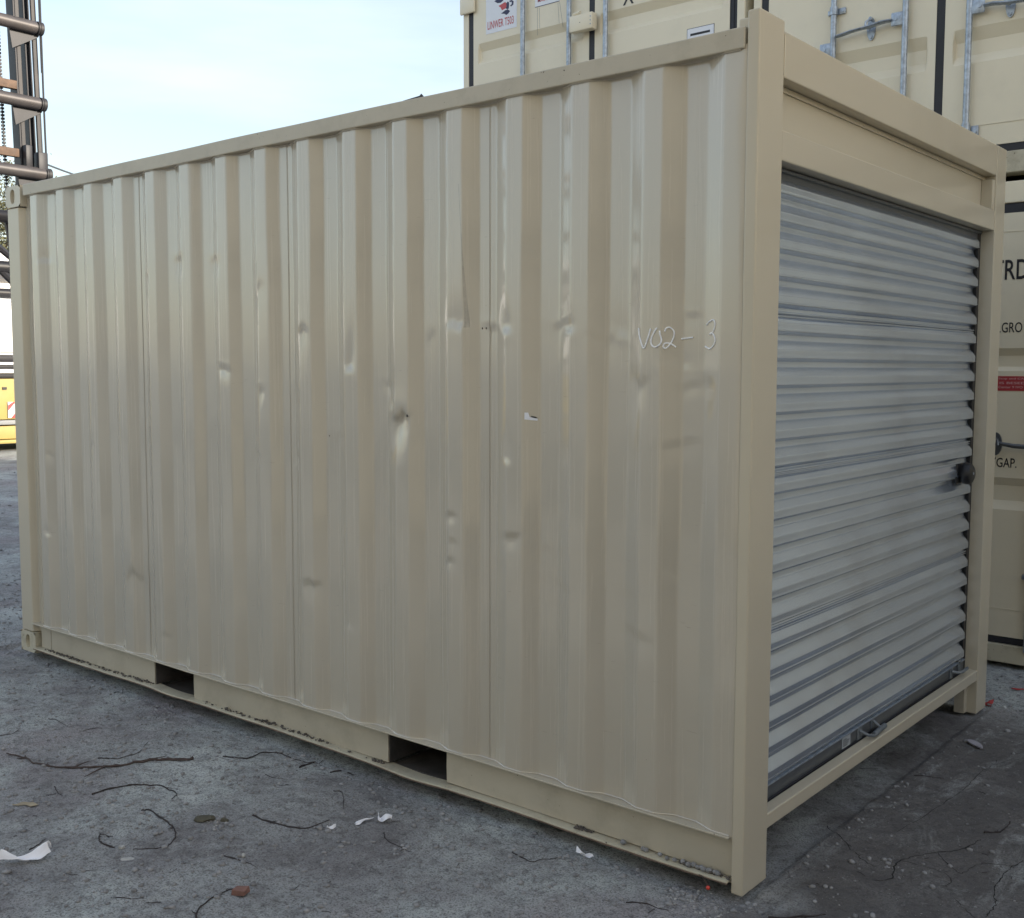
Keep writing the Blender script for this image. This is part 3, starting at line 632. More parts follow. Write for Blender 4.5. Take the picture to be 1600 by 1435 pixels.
def locking_bar(root, x, z0, z1, guides=(), r=.0165, handle=None, hdir=-1, foot=None):
    """vertical galvanised bar; handle=(z) pivots near the bar and lies to hdir"""
    y = DY-.032; b = MB(); b.tube([(x, y, z0), (x, y, z1)], r, 14); o = b.build('locking_bar', M['galv'], root)
    for z in guides:
        b = MB(); b.tube([(x, y, z-.022), (x, y, z+.022)], r+.006, 14); b.box(x-.010, x+.062, DY-.014, DY-.002, z-.017, z+.017, .003); b.box(x-.045, x-.005, DY-.012, DY-.002, z-.014, z+.014, .003)
        b.tube([(x+.045, DY-.018, z), (x+.045, DY-.010, z)], .007, 8); b.build('guide_bracket', M['galv'], o)
    if handle is not None:
        z = handle; s = hdir
        b = MB(); b.box(min(x, x+s*.078), max(x, x+s*.078), y-.006, y+.004, z-.036, z+.036, .004); b.tube([(x+s*.052, y-.011, z), (x+s*.052, y-.005, z)], .010, 10); b.build('handle_hub', M['galv'], o)
        b = MB()
        P = [(x+s*.078, y-.004, z-.002), (x+s*.13, y-.016, z-.006), (x+s*.19, y-.024, z-.018), (x+s*.25, y-.026, z-.022), (x+s*.31, y-.018, z-.024), (x+s*.36, y-.016, z-.032), (x+s*.39, y-.016, z-.034)]
        b.tube(P, [.018, .022, .020, .017, .019, .019, .016], 10, flat=.5); b.build('bar_handle', M['galv'], o)
        cx = x+s*.20
        b = MB(); b.prism([(cx+.024*math.cos(a)*1.0, z-.020+.062*math.sin(a)) for a in np.linspace(0, 2*math.pi, 20, endpoint=False)], (DY-.012, DY-.003)); b.tube([(cx, DY-.02, z-.064), (cx, DY-.011, z-.064)], .009, 10)
        b.tube([(cx+.010, DY-.04, z+.030), (cx-.016, DY-.05, z+.012), (cx-.018, DY-.052, z-.004), (cx+.006, DY-.045, z-.032)], .007, 8); b.tube([(cx+.006, DY-.012, z+.030), (cx+.006, DY-.045, z+.030)], .010, 8); b.build('handle_catch', M['galv'], o)
    if foot is not None:
        b = MB(); b.tube([(x, y, foot-.035), (x, y, foot+.035)], r+.007, 14); b.tube([(x, y, foot+.035), (x, y, foot+.045)], r+.003, 14); b.box(x+.022, x+.062, DY-.014, DY-.002, foot-.05, foot+.03, .003); b.tube([(x+.045, DY-.022, foot-.003), (x+.045, DY-.012, foot-.003)], .010, 6)
        b.build('bar_foot', M['galv'], o)
    return o
def gr(first, n=5, step=.69): return [(first+i*step, first-.055+i*step, first-.125+i*step, first-.155+i*step) for i in range(n)]
GL = [(1.714, 1.677, 1.618, 1.598), (1.022, .981, .90, .855), (.40, .40, .40, .40)][:2]
# lower right container
CB = stack_container(-1.75, .565, .018, 2.592, GL, 'lower cream container with black lettering and red label, behind the right corner post', split=-.594, skirt=.103)
for z in (2.331, .314):
    b = MB(); b.box(-.56, .46, DY-.0025, DY-.0002, z-.0025, z+.0025); b.build('pressed_line', M['cream'], CB)
def fit_text(name, body, x0, x1, z0, z1, m, root, bold=0, y=DY-.0018):
    o = text(name, body, 1.0, m, root, (0, 0, 0), bold=bold)
    vs = np.array([v.co[:] for v in o.data.vertices]); lo, hi = vs.min(0), vs.max(0)
    wl = worldloc(root)
    for v in o.data.vertices:
        v.co.x = x0+(v.co.x-lo[0])/(hi[0]-lo[0])*(x1-x0)-wl.x; v.co.z = z0+(v.co.z-lo[2])/(hi[2]-lo[2])*(z1-z0)-wl.z
        v.co.y = y-.0006+(v.co.y-lo[1])/(hi[1]-lo[1]+1e-9)*.0006-wl.y
    return o
fit_text('lettering', 'TRD', -.275, -.092, 2.078, 2.182, M['ink'], CB, .008)
fit_text('lettering', '.GRO', -.228, -.114, 1.799, 1.853, M['ink'], CB, .004)
fit_text('lettering', 'YGAP.', -.250, -.115, 1.080, 1.131, M['ink'], CB, .004)
b = MB(); b.box(-.30, .20, DY-.0022, DY-.0004, 1.490, 1.568); b.build('red_label', M['redlabel'], CB)
for k, (tx, x1) in enumerate((('Stop and CALL 9.1.1', -.02), ('unit IS BESED before', .02), ('Center 9 IVO', -.10))):
    fit_text('label_print', tx, -.222 - (.06 if k == 1 else 0), x1, 1.548-k*.022, 1.560-k*.022, M['pinkink'], CB, .002, DY-.003)
locking_bar(CB, -.43, .10, 2.52, (1.9, .5)); locking_bar(CB, -.02, .10, 2.52, (1.9, .5))
locking_bar(CB, -1.19, .10, 2.52, (1.9, .5)); locking_bar(CB, -.77, .10, 2.52, (1.9, .5))
o = locking_bar(CB, .30, .10, 2.52, (1.9,))
b = MB(); b.tube([(.30, DY-.05, 1.205), (.0, DY-.06, 1.198), (-.12, DY-.055, 1.200), (-.21, DY-.035, 1.212)], [.014, .014, .012, .010], 10); b.build('bar_handle', M['bar'], o)
b = MB(); b.prism([(-.222+.032*math.cos(a), 1.205+.062*math.sin(a)) for a in np.linspace(0, 2*math.pi, 20, endpoint=False)], (DY-.016, DY-.004)); b.tube([(-.215, DY-.02, 1.235), (-.205, DY-.05, 1.225), (-.200, DY-.05, 1.200)], .008, 8); b.build('handle_catch', M['bar'], o)
# upper right container
GU = [(3.418, 3.356, 3.283, 3.236), (4.108, 4.046, 3.973, 3.926), (4.80, 4.74, 4.66, 4.62)]
UB = stack_container(-1.715, .565, 2.636, 5.222, GU, 'upper right cream container with galvanised locking bars and handles, above the lettered one', split=-.592)
b = MB(); b.box(-.53, .46, DY-.0035, DY-.0002, 2.902, 2.908); b.build('pressed_line', M['cream'], UB)
locking_bar(UB, -1.189, 2.80, 5.10, (3.65,), handle=3.44, hdir=-1)
locking_bar(UB, -.775, 2.80, 5.10, (3.80, 3.0), handle=3.535, hdir=-1)
locking_bar(UB, -.433, 2.80, 5.10, (4.2,), handle=3.515, hdir=1, foot=2.872)
locking_bar(UB, .00, 2.80, 5.10, (3.8,), foot=2.872)
# upper left container
GA = [(3.975, 3.925, 3.862, 3.830), (4.665, 4.615, 4.552, 4.520), (3.285, 3.235, 3.172, 3.140)]
UA = stack_container(-4.088, -1.772, 2.636, 5.222, GA, 'upper left cream container with white stickers, its left edge against the sky', split=-2.915)
locking_bar(UA, -3.493, 2.75, 5.1, (4.6,)); locking_bar(UA, -3.086, 2.75, 5.1, (4.6,)); locking_bar(UA, -2.783, 2.75, 5.1, (4.6,))
b = MB(); b.box(-1.860, -1.846, DY-.001, DY+.05, 2.76, 5.06); b.build('edge_seal', M['rubber'], UA)
b = MB(); b.box(-3.045, -2.855, DY-.085, DY-.022, 3.868, 3.975, .006); b.tube([(-3.05, DY-.05, 3.96), (-3.02, DY-.06, 3.99), (-2.97, DY-.06, 3.995)], .012, 8); b.build('lock_box', M['cream'], UA)
for z in (3.945, 3.92, 3.895):
    b = MB(); b.tube([(-2.868, DY-.088, z), (-2.868, DY-.084, z)], .004, 8); b.build('rivet', M['galv'], UA)
b = MB(); b.tube([(-2.955, DY-.087, 3.92), (-2.955, DY-.084, 3.92)], .003, 8); b.build('rivet', M['bar'], UA)
b = MB(); b.box(-4.10, -3.955, DY-.03, DY-.006, 4.205, 4.33, .012); b.build('door_hinge', M['cream'], UA)
b = MB(); b.box(-3.862, -3.572, DY-.0022, DY-.0004, 4.030, 4.45); b.build('white_sticker', M['sticker'], UA)
fit_text('sticker_lettering', 'LINWER T503', -3.845, -3.600, 4.060, 4.115, M['redink'], UA, .002, DY-.003)
def blob(name, m, pts, off):
    b = MB(); b.add([(x, DY-off, z) for x, z in pts], [tuple(range(len(pts)))]); return b.build(name, m, UA)
sx = lambda u: -3.854+(u-761)/47*.284
sz = lambda u, v: 4.031+(48-v)*.0089-(808-u)*.0
def zpix(u, v): return 4.031+(48-v+(u-785)*(-.245))*.00445
def bl(name, m, pts, off): blob(name, m, [(sx(740+a*.1), zpix(740+a*.1, c*.1)) for a, c in pts], off)
bl('emblem_blue', M['blueink'], [(330, 20), (370, -10), (400, -60), (470, -50), (470, 10), (430, 45), (380, 50)], .0030)
bl('emblem_blue', M['blueink'], [(510, 60), (540, 30), (560, 45), (560, 90), (555, 140), (530, 150), (500, 130), (520, 100)], .0030)
bl('emblem_blue', M['blueink'], [(560, 20), (600, 5), (630, 30), (625, 80), (590, 110), (575, 95), (600, 70), (600, 35), (575, 40)], .0030)
bl('emblem_blue', M['blueink'], [(435, 215), (500, 165), (540, 150), (575, 180), (545, 220), (515, 240), (490, 220)], .0030)
bl('emblem_red', M['redink'], [(395, 95), (500, 35), (520, 60), (515, 130), (450, 165), (430, 120)], .0032)
b = MB(); b.box(-3.405, -3.190, DY-.0022, DY-.0004, 4.130, 4.26); b.build('white_sticker', M['sticker'], UA)
b = MB(); b.box(-3.405, -3.190, DY-.0024, DY-.0023, 4.128, 4.132); b.build('sticker_border', M['blueink'], UA)
fit_text('sticker_lettering', 'MABC', -3.38, -3.29, 4.158, 4.18, M['redink'], UA, .002, DY-.003)
b = MB(); b.box(-2.172, -1.984, DY-.0022, DY-.0004, 3.684, 3.742); b.build('white_sticker', M['sticker'], UA)
b = MB(); b.box(-2.150, -2.010, DY-.0030, DY-.0023, 3.698, 3.712); b.build('sticker_bar', M['ink'], UA)
b = MB(); b.box(-2.176, -1.980, DY-.0003, DY-.0001, 3.680, 3.746); b.build('sticker_border', M['blueink'], UA)
fit_text('lettering', 'X', -2.664, -2.580, 3.990, 4.10, M['ink'], UA, .008)
for x0_, z1_, dx_, ln in ((-3.385, 4.125, .0, .19), (-3.368, 4.12, .004, .14), (-3.205, 4.12, .012, .14), (-3.190, 4.12, .03, .17)):
    b = MB(); b.tube([(x0_+dx_*t, DY-.0006, z1_-ln*t) for t in np.linspace(0, 1, 8)], .0012, 4); b.build('rust_drip', M['bar'], UA)
# lower left container of the row, hidden low behind the near one; then unseen containers added to the right to shade the yard
CA = stack_container(-4.088, -1.772, .018, 2.592, GL, 'lower left cream container hidden behind the near beige one, under the stickered container')
proto = CB
k = 0
HW = ('locking_bar', 'lettering', 'label_print', 'red_label', 'pressed_line')
for i in range(8):
    for lev in range(3):
        if lev == 2 and i < 3: continue
        src = CB if lev == 0 else UB
        c = copy_tree(src, None, HW); c.location = Vector(src.location)+Vector((2.34*(i+1), 0, (2.618 if lev == 2 else 0)))
        c['label'] = 'added plain cream container shading the yard, '+('bottom', 'second', 'top')[lev]+' level, '+('first', 'second', 'third', 'fourth', 'fifth', 'sixth', 'seventh', 'eighth')[i]+' stack right of the frame'; c['group'] = 'added cream containers shading the yard outside the frame'

for lev in range(3):  # unseen rows added behind the viewer and facing the door, for shade and reflections
    src = CB if lev == 0 else UB
    for (px_, py_, rot) in [(-2+2.34*i, -8.9, 180) for i in range(4)]+[(10.2, -4.95+2.335*i, -90) for i in range(4)]:
        if lev > 0 and rot < 0: continue
        c = copy_tree(src, None, HW); c.location = (px_, py_, src.location.z+(2.618 if lev == 2 else 0)); c.rotation_euler = (0, 0, R(rot))
        c['label'] = 'added plain cream container shading the yard, '+('bottom', 'second', 'top')[lev]+' level, %s' % ({180: '%s stack behind the viewer from the left', -90: '%s from the near end, facing the roll-up door'}[rot] % ('first', 'second', 'third', 'fourth')[round((px_+2)/2.34) if rot == 180 else round((py_+4.95)/2.335)]); c['group'] = 'added unseen cream containers around the viewer, for shade'
# ================================================================== LEFT: LIFTING MAST
def proj(P):
    d = Vector(P)-CAMV; z = d.dot(fw); return 800+FPX*d.dot(rt)/z, 717.5-FPX*d.dot(up)/z
def at(u, v, t): return CAMV+t*(fw+rt*((u-800)/FPX)-up*((v-717.5)/FPX))
MBASE = Vector((-9.56, 2.62, 0))
MT = empty('lifting_mast', MBASE, 'tall dark steel lifting mast with horizontal cross tubes, behind the beige container at left', 'mast')
hr = Vector((rt.x, rt.y, 0)).normalized(); LEAN = .020
def mp_(dx, dy, z):   # offsets from the mast line in plan
    q = Vector((MBASE.x+dx, MBASE.y+dy, z)) + hr*LEAN*(4.4-z); return q
def vbar(x0, x1, y0, y1, name, m, z0=0.02, z1=7.2):
    b = MB(); vs = [mp_(x, y, z) for z in (z0, z1) for y in (y0, y1) for x in (x0, x1)]
    b.add(vs, [(0, 2, 3, 1), (4, 5, 7, 6), (0, 1, 5, 4), (2, 6, 7, 3), (0, 4, 6, 2), (1, 3, 7, 5)]); return b.build(name, m, MT, bevel=.006)
vbar(-.115, .03, -.075, -.055, 'outer_channel', M['mastdark']); vbar(.010, .030, -.0549, -.010, 'channel_flange', M['mast'])
vbar(-.115, .0, .0455, .065, 'outer_channel', M['mastdark'])
vbar(-.06, .04, .075, .09, 'inner_channel', M['mastdark']); vbar(.0405, .058, .100, .140, 'inner_flange', M['mast']); vbar(-.06, .04, .145, .16, 'inner_channel', M['mastdark'])
b = MB(); b.tube([mp_(.07, .185+.012*math.sin(z*1.3), z) for z in np.arange(.3, 7.1, .25)], .010, 8); b.build('hydraulic_hose', M['mastdark'], MT)
b = MB(); b.tube([mp_(.09, .178+.02*math.sin(z*.9+1), z) for z in np.arange(4.6, 7.1, .25)], .006, 8); b.build('hydraulic_hose', M['mastdark'], MT)
TY = [(34, 49), (150, 166.5), (264, 275), (345, 347)]
for i, (va, vb) in enumerate(TY):
    zc = None
    # height where the tube axis passes the mast
    lo, hi = 1., 7.
    ue = (66, 71, 79, 60)[i]
    for _ in range(40):
        mid = (lo+hi)/2; u, v = proj((MBASE.x+.10, MBASE.y+.22, mid)); 
        if v > vb: lo = mid
        else: hi = mid
    z = (lo+hi)/2; xx = MBASE.x+.115
    ye = MBASE.y
    for _ in range(40):
        u, v = proj((xx, ye, z)); ye += (ue-u)/100*.7
    g_ = empty('cross_tube_assembly', (xx, ye, z)); g_.parent = MT; g_.location = Vector((xx, ye, z))-MBASE
    b = MB(); b.tube([(xx, ye-4.2, z), (xx, ye-.075, z)], .062, 20); b.build('cross_tube', M['tubem'], g_)
    b = MB(); b.tube([(xx, ye-.074, z), (xx, ye-.060, z)], .056, 20); b.tube([(xx, ye-.060, z), (xx, ye-.045, z)], .067, 20); b.build('tube_collar', M['mast'], g_)
    b = MB(); b.tube([(xx, ye-.040, z), (xx, ye-.005, z)], .066, 20); b.build('tube_end', M['mast'], g_)
    poly = [(xx+.066*math.cos(a), z+.066*math.sin(a)) for a in np.linspace(-.2, math.pi+.2, 12)]
    b = MB(); b.add([(xx-.03, ye-.02, z+.066), (xx-.03, ye+.005, z-.01), (xx-.03, ye-.03, z-.08), (xx-.03, ye-.30, z-.24), (xx-.03, ye-.34, z+.05)]+[(xx-.06, ye-.02, z+.066), (xx-.06, ye+.005, z-.01), (xx-.06, ye-.03, z-.08), (xx-.06, ye-.30, z-.24), (xx-.06, ye-.34, z+.05)],
          [(0, 1, 2, 3, 4), (9, 8, 7, 6, 5)]+[(k, (k+1) % 5, (k+1) % 5+5, k+5) for k in range(5)])
    b.build('tube_bracket', M['mastdark'], g_)
for (v0, uend) in ((134, 22), (240, 30)):
    lo, hi = 1., 7.
    for _ in range(40):
        mid = (lo+hi)/2; u, v = proj((MBASE.x, MBASE.y-.08, mid)); lo, hi = (mid, hi) if v > v0 else (lo, mid)
    z = (lo+hi)/2; b = MB(); b.box(MBASE.x-.02, MBASE.x+.04, MBASE.y-4, MBASE.y-.077, z-.042, z+.042, .006); b.build('rusty_crossbar', M['rustbar'], MT)
    if v0 > 200:
        b = MB(); b.box(MBASE.x+.035, MBASE.x+.12, MBASE.y-.05, MBASE.y+.02, z-.14, z+.08, .008); b.box(MBASE.x+.06, MBASE.x+.16, MBASE.y+.06, MBASE.y+.16, z-.22, z+.02, .008); b.build('roller_block', M['mastdark'], MT)
b = MB(); ch = []
for k in range(150):
    z = 6.9-k*.034; q = mp_(-.10, -.175, z)
    b.box(q.x-.016, q.x+.016, q.y-.014, q.y+.014, q.z-.010, q.z+.010)
q0, q1 = mp_(-.10, -.175, .2), mp_(-.10, -.175, 6.9); b.tube([q0, q1], .006, 6)
tag(b.build('chain', M['mastdark'], MT), kind='stuff')
b = MB(); b.box(MBASE.x-.14, MBASE.x+.2, MBASE.y+.0, MBASE.y+.5, .0, .25, .02); b.build('base_frame', M['mast'], MT)
vb_ = MB()
for dy in (-4.15,):
    vb_.box(MBASE.x-.11, MBASE.x+.05, MBASE.y+dy-.08, MBASE.y+dy+.16, .02, 7.2)
vb_.build('outer_channel', M['mastdark'], MT)
# thin cable from the mast, sagging away behind the container
p0, p1 = mp_(.06, .18, 3.69), at(260, 296, 19)
b = MB(); b.tube([p0.lerp(p1, t)-Vector((0, 0, .10*4*t*(1-t))) for t in np.linspace(0, 1, 24)], .010, 6)
o = b.build('cable', M['bar'], None); tag(o, 'thin steel cable running from the mast down behind the container top', 'cable')

# ================================================================== LEFT: YELLOW CRANE TRUCK AND TREES
TRK = empty('crane_truck', (-22, 8.2, 0), 'yellow crane truck with white housing and black lattice boom at the left picture edge', 'crane truck')
ZV = lambda v: 1.41+(590-v)*.01215
Y7 = 7.0; TX0, TX1 = -30.0, -17.6  # truck lengthened out of view so the ribs reflect its sunlit side
def tb(name, m, x0, x1, y0, y1, v0, v1, bev=.02):
    b = MB(); b.box(x0, x1, y0, y1, ZV(v1), ZV(v0), bev); return b.build(name, M[m], TRK)
tb('body_panel', 'yellow', TX0, TX1, Y7, Y7+2.3, 592, 656); tb('side_skirt', 'yellow', TX0, TX1, Y7+.02, Y7+2.2, 666, 687); tb('skirt_edge', 'yellow', TX0, TX1, Y7-.03, Y7+2.2, 688, 694)
tb('side_rail', 'greyrail', TX0, TX1, Y7-.05, Y7+2.2, 657, 664, .01)
tb('deck_frame', 'black2', TX0+.1, TX1-.1, Y7+.1, Y7+2.2, 584, 591.5); tb('deck_panel', 'white', TX0, TX1, Y7+.05, Y7+2.25, 577, 583.5); tb('deck_frame', 'black2', TX0+.1, TX1-.1, Y7+.1, Y7+2.2, 571, 576.5)
tb('deck_panel', 'white', TX0, TX1, Y7+.05, Y7+2.25, 566, 570.5); tb('deck_frame', 'black2', TX0+.1, TX1-.1, Y7+.08, Y7+2.2, 556, 565.5)
tb('housing', 'white', TX0, TX1, Y7+.15, Y7+2.1, 466, 555.5, .04); tb('housing_trim', 'greyrail', TX0+.02, TX1-.02, Y7+.13, Y7+.149, 550, 551.2, 0)
tb('upper_housing', 'white', TX0, TX1, Y7+.9, Y7+2.1, 388, 462, .05)
b = MB(); b.box(-19.36, -19.28, Y7-.02, Y7+.01, ZV(609), ZV(605)); b.build('lamp_recess', M['black2'], TRK)
b = MB(); b.tube([(x, Y7+.45, ZV(415)) for x in (TX0, TX1)], .12, 12)
n_ = int((TX1-TX0)/1.0)
for i in range(n_+1):
    xa = -19.12+.5*2*(i-5)
    for s in (1, -1):
        b.tube([(xa-.5, Y7+.45, ZV(415)), (xa, Y7+.45, ZV(384))], .07, 8) if s > 0 else b.tube([(xa+.5, Y7+.45, ZV(415)), (xa, Y7+.45, ZV(384))], .07, 8)
        b.tube([(xa-.5*s, Y7+.45, ZV(458)), (xa, Y7+.45, ZV(418))], .07, 8)
b.tube([(TX0, Y7+.45, ZV(456)), (TX1, Y7+.45, ZV(456))], .09, 10); b.build('lattice_boom', M['black2'], TRK)
for cx in (-26, -24.4, -20.6, -18.4):
    b = MB(); b.tube([(cx, Y7+.06, .52), (cx, Y7+.42, .52)], .50, 24); w = b.build('wheel', M['rubber'], TRK)
    b = MB(); b.tube([(cx, Y7+.045, .52), (cx, Y7+.40, .52)], .26, 18); b.build('rim', M['greyrail'], w)
# hazard plate (striped) near the rear
hx0, hx1, hz0, hz1 = -19.275, -19.00, ZV(653.5), ZV(628.5)
b = MB(); b.box(hx0, hx1, Y7-.03, Y7-.0005, hz0, hz1); hp = b.build('hazard_plate', M['white'], TRK)
w_, h_ = hx1-hx0, hz1-hz0
for pts in ([(0, .45), (0, .8), (.35, 1), (.55, 1)], [(.18, 0), (.55, 0), (1, .42), (1, .75), (.9, .70)], ):
    b = MB(); b.add([(hx0+a*w_, Y7-.034, hz0+c*h_) for a, c in pts], [tuple(range(len(pts)))]); b.build('hazard_stripe', M['red'], hp)
Rt = Matrix.Rotation(R(90), 4, 'Z'); piv = Vector((-19.2, 7.0, 0))
TRK.location = piv + Rt @ (Vector(TRK.location)-piv); TRK.rotation_euler = (0, 0, R(90))
def tree(x, y, h, r, label, m='foliage', seed=1, n=9000, leaf=.10):
    rr = np.random.RandomState(seed); root = empty('tree', (x, y, 0), label, 'tree', 'trees beyond the yard')
    b = MB(); b.tube([(x, y, 0), (x+.1, y, h*.3), (x-.1, y+.1, h*.55), (x, y, h*.8)], [.22, .17, .11, .04], 10)
    for k in range(9):
        a = k*2.4; z0 = h*(.3+.05*k); b.tube([(x, y, z0), (x+math.cos(a)*r*.4, y+math.sin(a)*r*.4, z0+h*.10), (x+math.cos(a)*r*.75, y+math.sin(a)*r*.75, z0+h*.16)], [.07, .045, .015], 6)
    b.build('trunk', M['bark'], root)
    cl = rr.normal(size=(46, 3)); cl /= np.linalg.norm(cl, axis=1)[:, None]; cl *= (rr.rand(46, 1)**.4)
    cl = cl*np.array([r, r, h*.40])+np.array([x, y, h*.60]); ci = rr.randint(0, 46, n)
    P = cl[ci]+rr.normal(size=(n, 3))*r*.16
    U = rr.normal(size=(n, 3)); U /= np.linalg.norm(U, axis=1)[:, None]; V = np.cross(U, rr.normal(size=(n, 3))); V /= np.linalg.norm(V, axis=1)[:, None]
    s = leaf*(.6+rr.rand(n, 1)*.8)
    vs = np.stack([P-U*s, P+V*s*.5, P+U*s, P-V*s*.5], 1).reshape(-1, 3)
    me = bpy.data.meshes.new('crown'); me.vertices.add(4*n); me.vertices.foreach_set('co', (vs-np.array([x, y, 0])).reshape(-1).astype('f4'))
    me.loops.add(4*n); me.polygons.add(n); me.loops.foreach_set('vertex_index', np.arange(4*n, dtype='i4')); me.polygons.foreach_set('loop_start', np.arange(0, 4*n, 4, dtype='i4'))
    me.update(calc_edges=True); me.materials.append(M[m]); o = bpy.data.objects.new('crown', me); C.objects.link(o); o.parent = root
tree(-31.5, 12.6, 7.1, 2.5, 'pale green tree directly behind the crane truck at the left edge', 'foliage2', 1, 30000, .05)
tree(-38.5, 20.5, 6.2, 2.4, 'dark green tree further right beyond the truck, hidden by the beige container', 'foliage', 2)
tree(-37, 9.5, 7.0, 2.6, 'green tree farther back, just outside the left edge', 'foliage', 3)

# ================================================================== LITTER ON THE GROUND
def twig(pts, r, label, m='twig', name='twig', branches=(), group='thin twigs and roots on the dirt', lift=0, rend=.35):
    P = smooth_poly(pts, 6, r*.45); n = len(P); r = r*.82
    Q = [(p.x, p.y, gz(p.x, p.y)+r*(.25+.7*abs(math.sin(i*.7+pts[0][0]*9)))) for i, p in enumerate(P)]
    b = MB(); b.tube(Q, [r*(1-(1-rend)*i/(n-1))*random.choice((1, 1, .9, .85, 1.25))*random.uniform(.85, 1.1) for i in range(n)], 6, smooth=False)
    for k in range(max(1, n//9)):          # broken spurs
        i = random.randint(2, n-3); t = (P[i+1]-P[i-1]).normalized(); a = random.choice((-1, 1))*random.uniform(.4, 1.0); L_ = r*random.uniform(3, 9)
        d = Vector((t.x*math.cos(a)-t.y*math.sin(a), t.x*math.sin(a)+t.y*math.cos(a))); q = P[i]+d*L_; q2 = P[i]+d*L_*.5+Vector((-d.y, d.x))*L_*.12
        b.tube([Q[i], (q2.x, q2.y, gz(q2.x, q2.y)+r*.6), (q.x, q.y, gz(q.x, q.y)+r*.5)], [r*.55, r*.4, r*.15], 5, smooth=False)
    for br in branches:
        P2 = smooth_poly(br, 4, .001); b.tube([(p.x, p.y, gz(p.x, p.y)+r*.8+.004*i/len(P2)) for i, p in enumerate(P2)], [r*.55*(1-.7*i/(len(P2)-1)) for i in range(len(P2))], 6)
    o = b.build(name, M[m], None); tag(o, label, 'twig', group); return o
twig([(-2.276, -.406), (-2.331, -.451), (-2.384, -.506), (-2.422, -.584), (-2.472, -.682), (-2.564, -.768), (-2.695, -.841), (-2.809, -.843), (-2.921, -.869)], .0085,
     'longest forked brown branch lying on the dirt left of the fork pockets', 'twig2', 'branch', ([(-2.564, -.768), (-2.568, -.697)], [(-2.472, -.682), (-2.421, -.80)], [(-2.422, -.584), (-2.38, -.464)], [(-2.331, -.451), (-2.26, -.44)]), None)
T = [([(-2.582, -.653), (-2.525, -.595), (-2.518, -.511), (-2.608, -.404)], .003, 'slim dark twig just above the long forked branch'),
 ([(-2.253, -.867), (-2.222, -.76), (-2.185, -.687), (-2.117, -.647), (-2.006, -.66), (-1.973, -.704)], .0045, 'dark hooked root with its curl to the right, below the long branch'),
 ([(-1.961, -.838), (-1.934, -.816), (-1.794, -.835), (-1.731, -.851), (-1.682, -.878), (-1.645, -.924), (-1.664, -.972), (-1.712, -1.019)], .004, 'thin root bent in a wide loop between the torn paper and the dark clod'),
 ([(-1.778, -1.048), (-1.827, -1.064), (-1.872, -1.05), (-1.9, -1.027), (-1.856, -1.01)], .004, 'short dark hook of root beside the small pale block'),
 ([(-1.977, -1.241), (-1.983, -1.207), (-2.011, -1.166)], .0028, 'short straight twig just right of the torn paper at the left'),
 ([(-2.221, -.302), (-2.134, -.248), (-2.157, -.149), (-2.095, -.097), (-2.006, -.111), (-1.933, -.06), (-1.947, .0)], .004, 'wavy root ending under the rail between the fork pockets'),
 ([(-1.914, -.149), (-1.936, -.035)], .006, 'short thick black stick at the rail, left of the near fork pocket'),
 ([(-1.619, -.603), (-1.505, -.593), (-1.406, -.545), (-1.388, -.445)], .0045, 'dark curved twig left of the white paper scraps'),
 ([(-1.173, -.384), (-1.127, -.412), (-1.003, -.419)], .0028, 'thin twig just below the crumpled square scrap'),
 ([(-1.109, -1.177), (-1.171, -1.143), (-1.202, -1.109), (-1.225, -1.052), (-1.233, -1.001), (-1.227, -.953)], .004, 'dark root curling away from the reddish brick piece'),
 ([(-1.477, -1.237), (-1.426, -1.209), (-1.392, -1.176)], .0022, 'thin twig at the lower left, near the picture bottom'),
 ([(-1.432, -.859), (-1.353, -.841), (-1.291, -.837)], .0028, 'thin twig beside the pale stone above the brick piece'),
 ([(-.752, -.196), (-.658, -.21), (-.647, -.183), (-.602, -.127)], .0028, 'bent thin twig left of the scrap near the post'),
 ([(-.255, -.256), (-.191, -.223), (-.13, -.213)], .003, 'dark twig on the dirt in front of the corner post'),
 ([(.429, .945), (.465, .989), (.476, 1.067), (.47, 1.112)], .0045, 'black curved stick on the dark asphalt at the far right'),
 ([(.048, 1.342), (.144, 1.405)], .0025, 'straight thin twig on the asphalt in front of the roll-up door'),
 ([(.118, -.065), (.203, .011), (.237, .069)], .004, 'dark root at the bottom edge right of the corner post'),
 ([(-3.223, -.531), (-3.166, -.519), (-3.028, -.54)], .0025, 'faint thin twig high on the dirt at the far left'),
 ([(-2.962, -.507), (-2.921, -.439)], .0025, 'tiny straight twig left of centre above the long branch'),
 ([(-3.423, -.09), (-3.444, -.036), (-3.496, .0)], .003, 'thin twig touching the rail left of the far fork pocket'),
 ([(-1.781, -.102), (-1.755, -.043), (-1.716, -.02)], .0045, 'small dark stick lying along the rail just left of the near pocket'),
 ([(-3.177, -.775), (-3.151, -.732), (-3.171, -.693)], .0025, 'thin brown twig at the left picture edge above the branch'),
 ([(-1.935, -.304), (-1.893, -.304), (-1.823, -.281)], .0022, 'faint crooked twig on the dirt between the wavy root and the paper'),
 ([(-2.449, -.908), (-2.379, -.932), (-2.334, -.935)], .0028, 'little dark twig below the left end of the long branch'),
 ([(-1.58, -.262), (-1.543, -.247), (-1.439, -.333)], .0028, 'bent twig standing out above the two white scraps')]
for pts, r, lb in T: twig(pts, r, lb)
